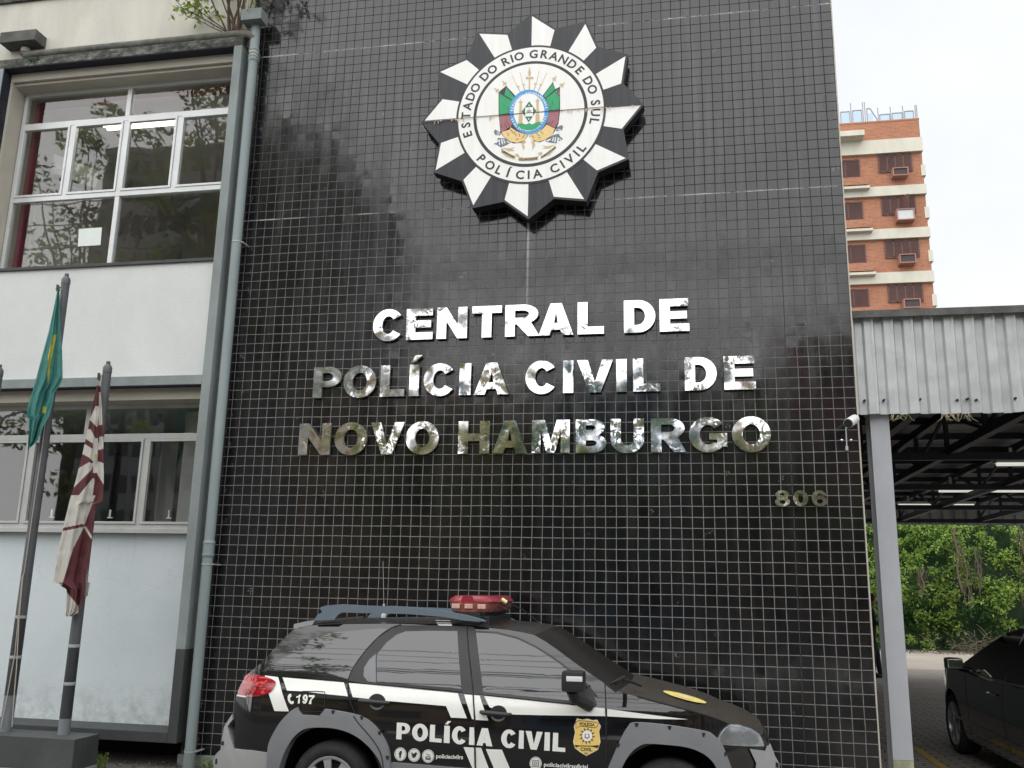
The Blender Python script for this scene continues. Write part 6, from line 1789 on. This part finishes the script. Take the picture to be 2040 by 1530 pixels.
tag(mb.build("leaf_litter", M['dry'], None, recalc=False), "fallen brown leaves on the ground by the drainpipe foot", "leaf litter", kind="stuff")

# =================================================================== officer beside the wall's end
fx, fy = atz(1752, 1350, 0).x, 12.9
HX = fx - .12
per = thing("person", "person in dark uniform standing half hidden between wall edge and post, holding something small", "person", (HX, fy, 0))
def skin_mesh(name, verts, edges, rad, m_, parent, sub=2, root=0):
    me = bpy.data.meshes.new("sk"); me.from_pydata(verts, edges, [])
    o = bpy.data.objects.new("sk", me); COL.objects.link(o)
    md = o.modifiers.new("s", 'SKIN'); 
    for i, r in enumerate(rad):
        v = me.skin_vertices[0].data[i]; v.radius = (r, r) if not isinstance(r, tuple) else r; v.use_root = (i == root)
    sb = o.modifiers.new("u", 'SUBSURF'); sb.levels = sub; sb.render_levels = sub
    dg = bpy.context.evaluated_depsgraph_get(); dg.update()
    r = bpy.data.meshes.new_from_object(o.evaluated_get(dg)); bpy.data.objects.remove(o); bpy.data.meshes.remove(me)
    r.name = name; r.materials.clear(); r.materials.append(m_); r.shade_smooth()
    return put(name, r, parent)
# facing right (+x) and a little to the viewer, looking down at the hands
B = lambda x, y, z: (HX + x, fy + y, z)
V_ = [B(0, 0, .95), B(.01, 0, 1.15), B(.0, 0, 1.36), B(.0, 0, 1.47), B(.03, -.01, 1.53),            # pelvis..neck
      B(0, -.09, .90), B(.0, -.11, .50), B(-.02, -.12, .09), B(.11, -.13, .04),                        # near leg
      B(0, .09, .90), B(.12, .12, .50), B(.16, .12, .09), B(.29, .12, .04),                           # far leg
      B(0, -.19, 1.40), B(.06, -.24, 1.13), B(.27, -.10, 1.10),                                        # near arm
      B(0, .19, 1.40), B(.06, .23, 1.13), B(.28, .08, 1.12)]
E_ = [(0, 1), (1, 2), (2, 3), (3, 4), (0, 5), (5, 6), (6, 7), (7, 8), (0, 9), (9, 10), (10, 11), (11, 12), (2, 13), (13, 14), (14, 15), (2, 16), (16, 17), (17, 18)]
R_r = [.145, .135, .15, .085, .055, .105, .075, .055, .045, .105, .075, .055, .045, .075, .052, .035, .075, .052, .035]
skin_mesh("body", V_, E_, R_r, M['uniform'], per)
hd_ = MB()
rows = []
for i in range(15):
    a = PI * i / 14; row_ = []
    for k in range(20):
        b = 2 * PI * k / 20
        x = .098 * math.sin(a) * math.cos(b); y = .076 * math.sin(a) * math.sin(b); z = .122 * math.cos(a)
        if z < -.03: x *= .86 + .1 * (math.cos(b) > 0); y *= .84
        if math.cos(b) > .86 and -.045 < z < .015 and i not in (0, 14): x += .022 * (1 - abs(z + .018) / .035)   # nose
        if math.cos(b) > .5 and .015 < z < .04: x -= .006
        row_.append((HX + .06 + x + z * -.15, fy - .01 + y, 1.635 + z))
    row_.append(row_[0]); rows.append(row_)
hd_.grid(rows)
for s_ in (-1, 1): hd_.lathe((HX + .055, fy - .01 + s_ * .076, 1.63), [(.008, -.008), (.026, -.004), (.028, .004), (.01, .008)], 'y', 10)
bmesh.ops.remove_doubles(hd_.bm, verts=hd_.bm.verts[:], dist=1e-5)
hd_.build("head", M['skin'], per, 80)
hr = MB(); rows = []
for i in range(9):
    a = PI * .60 * i / 8; row_ = []
    for k in range(21):
        b = 2 * PI * k / 20
        q = 1.0 if math.cos(b) < .35 else max(.35, 1 - (math.cos(b) - .35) * .8)
        aa = a * q
        row_.append((HX + .052 + .108 * math.sin(aa) * math.cos(b), fy - .01 + .086 * math.sin(aa) * math.sin(b), 1.640 + .130 * math.cos(aa)))
    rows.append(row_)
hr.grid(rows); hr.build("hair", M['hair'], per, 80)
for s_, (x, y, z) in ((-1, (.30, -.085, 1.10)), (1, (.31, .065, 1.12))):
    V2 = [B(x - .03, y, z), B(x + .03, y, z + .005), B(x + .06, y, z + .01)]; E2 = [(0, 1), (1, 2)]; R2 = [.030, .036, .030]
    for k in range(4):
        n0 = len(V2); yy = y + (-.03 + .02 * k)
        V2 += [B(x + .085, yy, z + .012), B(x + .115 - .006 * abs(k - 1.5), yy + .004, z - .004), B(x + .118, yy + .008, z - .026)]; E2 += [(2, n0), (n0, n0 + 1), (n0 + 1, n0 + 2)]; R2 += [.011, .010, .008]
    n0 = len(V2); V2 += [B(x + .04, y - s_ * .035, z + .03), B(x + .075, y - s_ * .03, z + .045)]; E2 += [(1, n0), (n0, n0 + 1)]; R2 += [.013, .010]
    skin_mesh("hand", V2, E2, R2, M['skin'], per, 1)
mb = MB(); mb.box(HX - .04, HX + .155, fy - .13, fy - .05, .0, .075, bev=.025); mb.box(HX + .13, HX + .34, fy + .08, fy + .16, .0, .075, bev=.025); mb.build("shoe", M['black_plastic'], per, 50)
mb = MB(); mb.box(HX + .035, HX + .115, fy - .152, fy - .148, 1.335, 1.36); mb.build("chest_badge", M['white'], per)
mb = MB(); mb.box(HX + .39, HX + .47, fy - .06, fy + .05, 1.105, 1.118, bev=.004); ph = mb.build("handheld_device", M['black_plastic'], None)
tag(ph, "small dark device held in the hands of the person in uniform", "device")

# =================================================================== the street behind the viewer (mirrored in tiles, glass and steel)
def bld(name, x0, x1, y0, y1, h, m_wall, label, nx, nz, glassm='car_glass'):
    t = thing(name, label, "building", ((x0 + x1) / 2, y1, 0))
    mb = MB(); mb.box(x0, x1, y0, y1, 0, h); mb.box(x0 - .2, x1 + .2, y0 - .2, y1 + .2, h, h + .4); mb.build("wall", m_wall, t)
    mb = MB()
    for i in range(nx):
        for j in range(nz):
            w = (x1 - x0) / nx; fh = h / nz
            xa = x0 + w * i + w * .2; za = fh * j + fh * .3
            mb.box(xa, xa + w * .6, y1 - .05, y1 + .03, za, za + fh * .48)
    mb.build("windows", M[glassm], t)
bld("street_building", -7.5, 2.5, -38, -27, 9.5, mat('light_street_render', (.50, .48, .44), .85), "cream low building across the street seen only in reflections", 5, 3)
bld("street_building", 3.0, 14, -42, -28, 11.5, mat("terracotta_render", (.62, .33, .29), .8, 0, .06), "pinkish building across the street seen only in reflections", 4, 4)
bld("street_building", -40, -24, -60, -42, 30, mat('grey_panel', (.40, .41, .41), .8, 0, .08), "tall pale block across the street seen only in reflections", 18, 14)
bld("street_building", -6.6, -2.2, -26.6, -25.0, 9.0, mat("blue_render", (.22, .36, .55), .8, 0, .06), "narrow blue building across the street seen only in reflections", 2, 3)
bld("street_building", 16, 34, -46, -28, 13, M['street_wall'], "cream block far right across the street seen only in reflections", 6, 4)
bld("street_building", -19, -8.2, -44, -30, 10, mat("peach_render", (.62, .44, .26), .8, 0, .06), "peach building across the street seen only in reflections", 4, 3)
def street_tree(x, y, h, r, label, n=70, per=60, leafs=.24):
    t = thing("street_tree", label, "tree", (x, y, 0), "street trees seen in reflections")
    tr = MB(); tr.tube([(x, y, 0), (x + .1, y, h * .25), (x - .05, y + .1, h * .5), (x + .1, y, h * .8)], [.22, .18, .13, .04], 8)
    cl = []
    for i in range(n):
        v = Vector((rnd.gauss(0, 1), rnd.gauss(0, 1), rnd.gauss(0, 1))).normalized() * rnd.random() ** .4
        c = Vector((x + v.x * r, y + v.y * r, h * .62 + v.z * h * .36)); cl.append((c, rnd.uniform(.4, .8)))
        if i % 3 == 0: tr.tube([(x, y, h * rnd.uniform(.3, .6)), ((x + c.x) / 2, (y + c.y) / 2, (h * .45 + c.z) / 2 + .2), c], [.07, .045, .015], 5, cap=False)
    tr.build("trunk", M['bark'], t, 50)
    foliage("crown", cl, leafs, [M['leaf_street'], M['leaf_dark']], t, per, .35)
street_tree(-15.6, -15.5, 20.5, 4.2, "tallest street tree behind the viewer, reflected along the wall's left end", 125, 56, .26)
street_tree(-20.5, -16.0, 16.5, 3.6, "loose street tree behind the viewer reflected in the upper office window", 60, 50, .26)
street_tree(-25.5, -17.0, 13.5, 3.2, "street tree far left behind the viewer reflected at the window's left", 55, 50, .26)
street_tree(-10.8, -20.5, 8.0, 2.4, "street tree reflected at the left ends of the lettering rows", 70, 42)
street_tree(-7.0, -20.8, 7.4, 2.3, "low street tree reflected in the bottom lettering row, second from left", 80, 42)
street_tree(-3.6, -21.0, 6.9, 2.3, "low street tree reflected in the bottom lettering row, third from left", 80, 42)
street_tree(.4, -21.0, 7.5, 2.5, "low street tree reflected in the bottom lettering row, fourth from left", 90, 42)
street_tree(4.2, -21.0, 5.4, 2.1, "low street tree reflected in the house number", 80, 42)
street_tree(7.8, -21.5, 7.0, 2.4, "low street tree reflected by the wall's right edge", 70, 42)
t = thing("overhead_cables", "bundle of overhead street cables seen as thin lines in the car windows", "cables", (0, -13, 8))
mb = MB()
for y, z, r in ((-12.6, 12.6, .02), (-12.6, 11.9, .02), (-12.6, 11.2, .02), (-12.5, 10.2, .035), (-12.5, 9.95, .045), (-12.5, 9.75, .035), (-13.2, 8.7, .045), (-13.2, 8.3, .05), (-13.2, 7.6, .04)):
    mb.tube([(x, y, z - .5 * (1 - (x / 30.) ** 2)) for x in range(-30, 31, 5)], r, 5)
mb.build("cable", M['black_plastic'], t, 60)
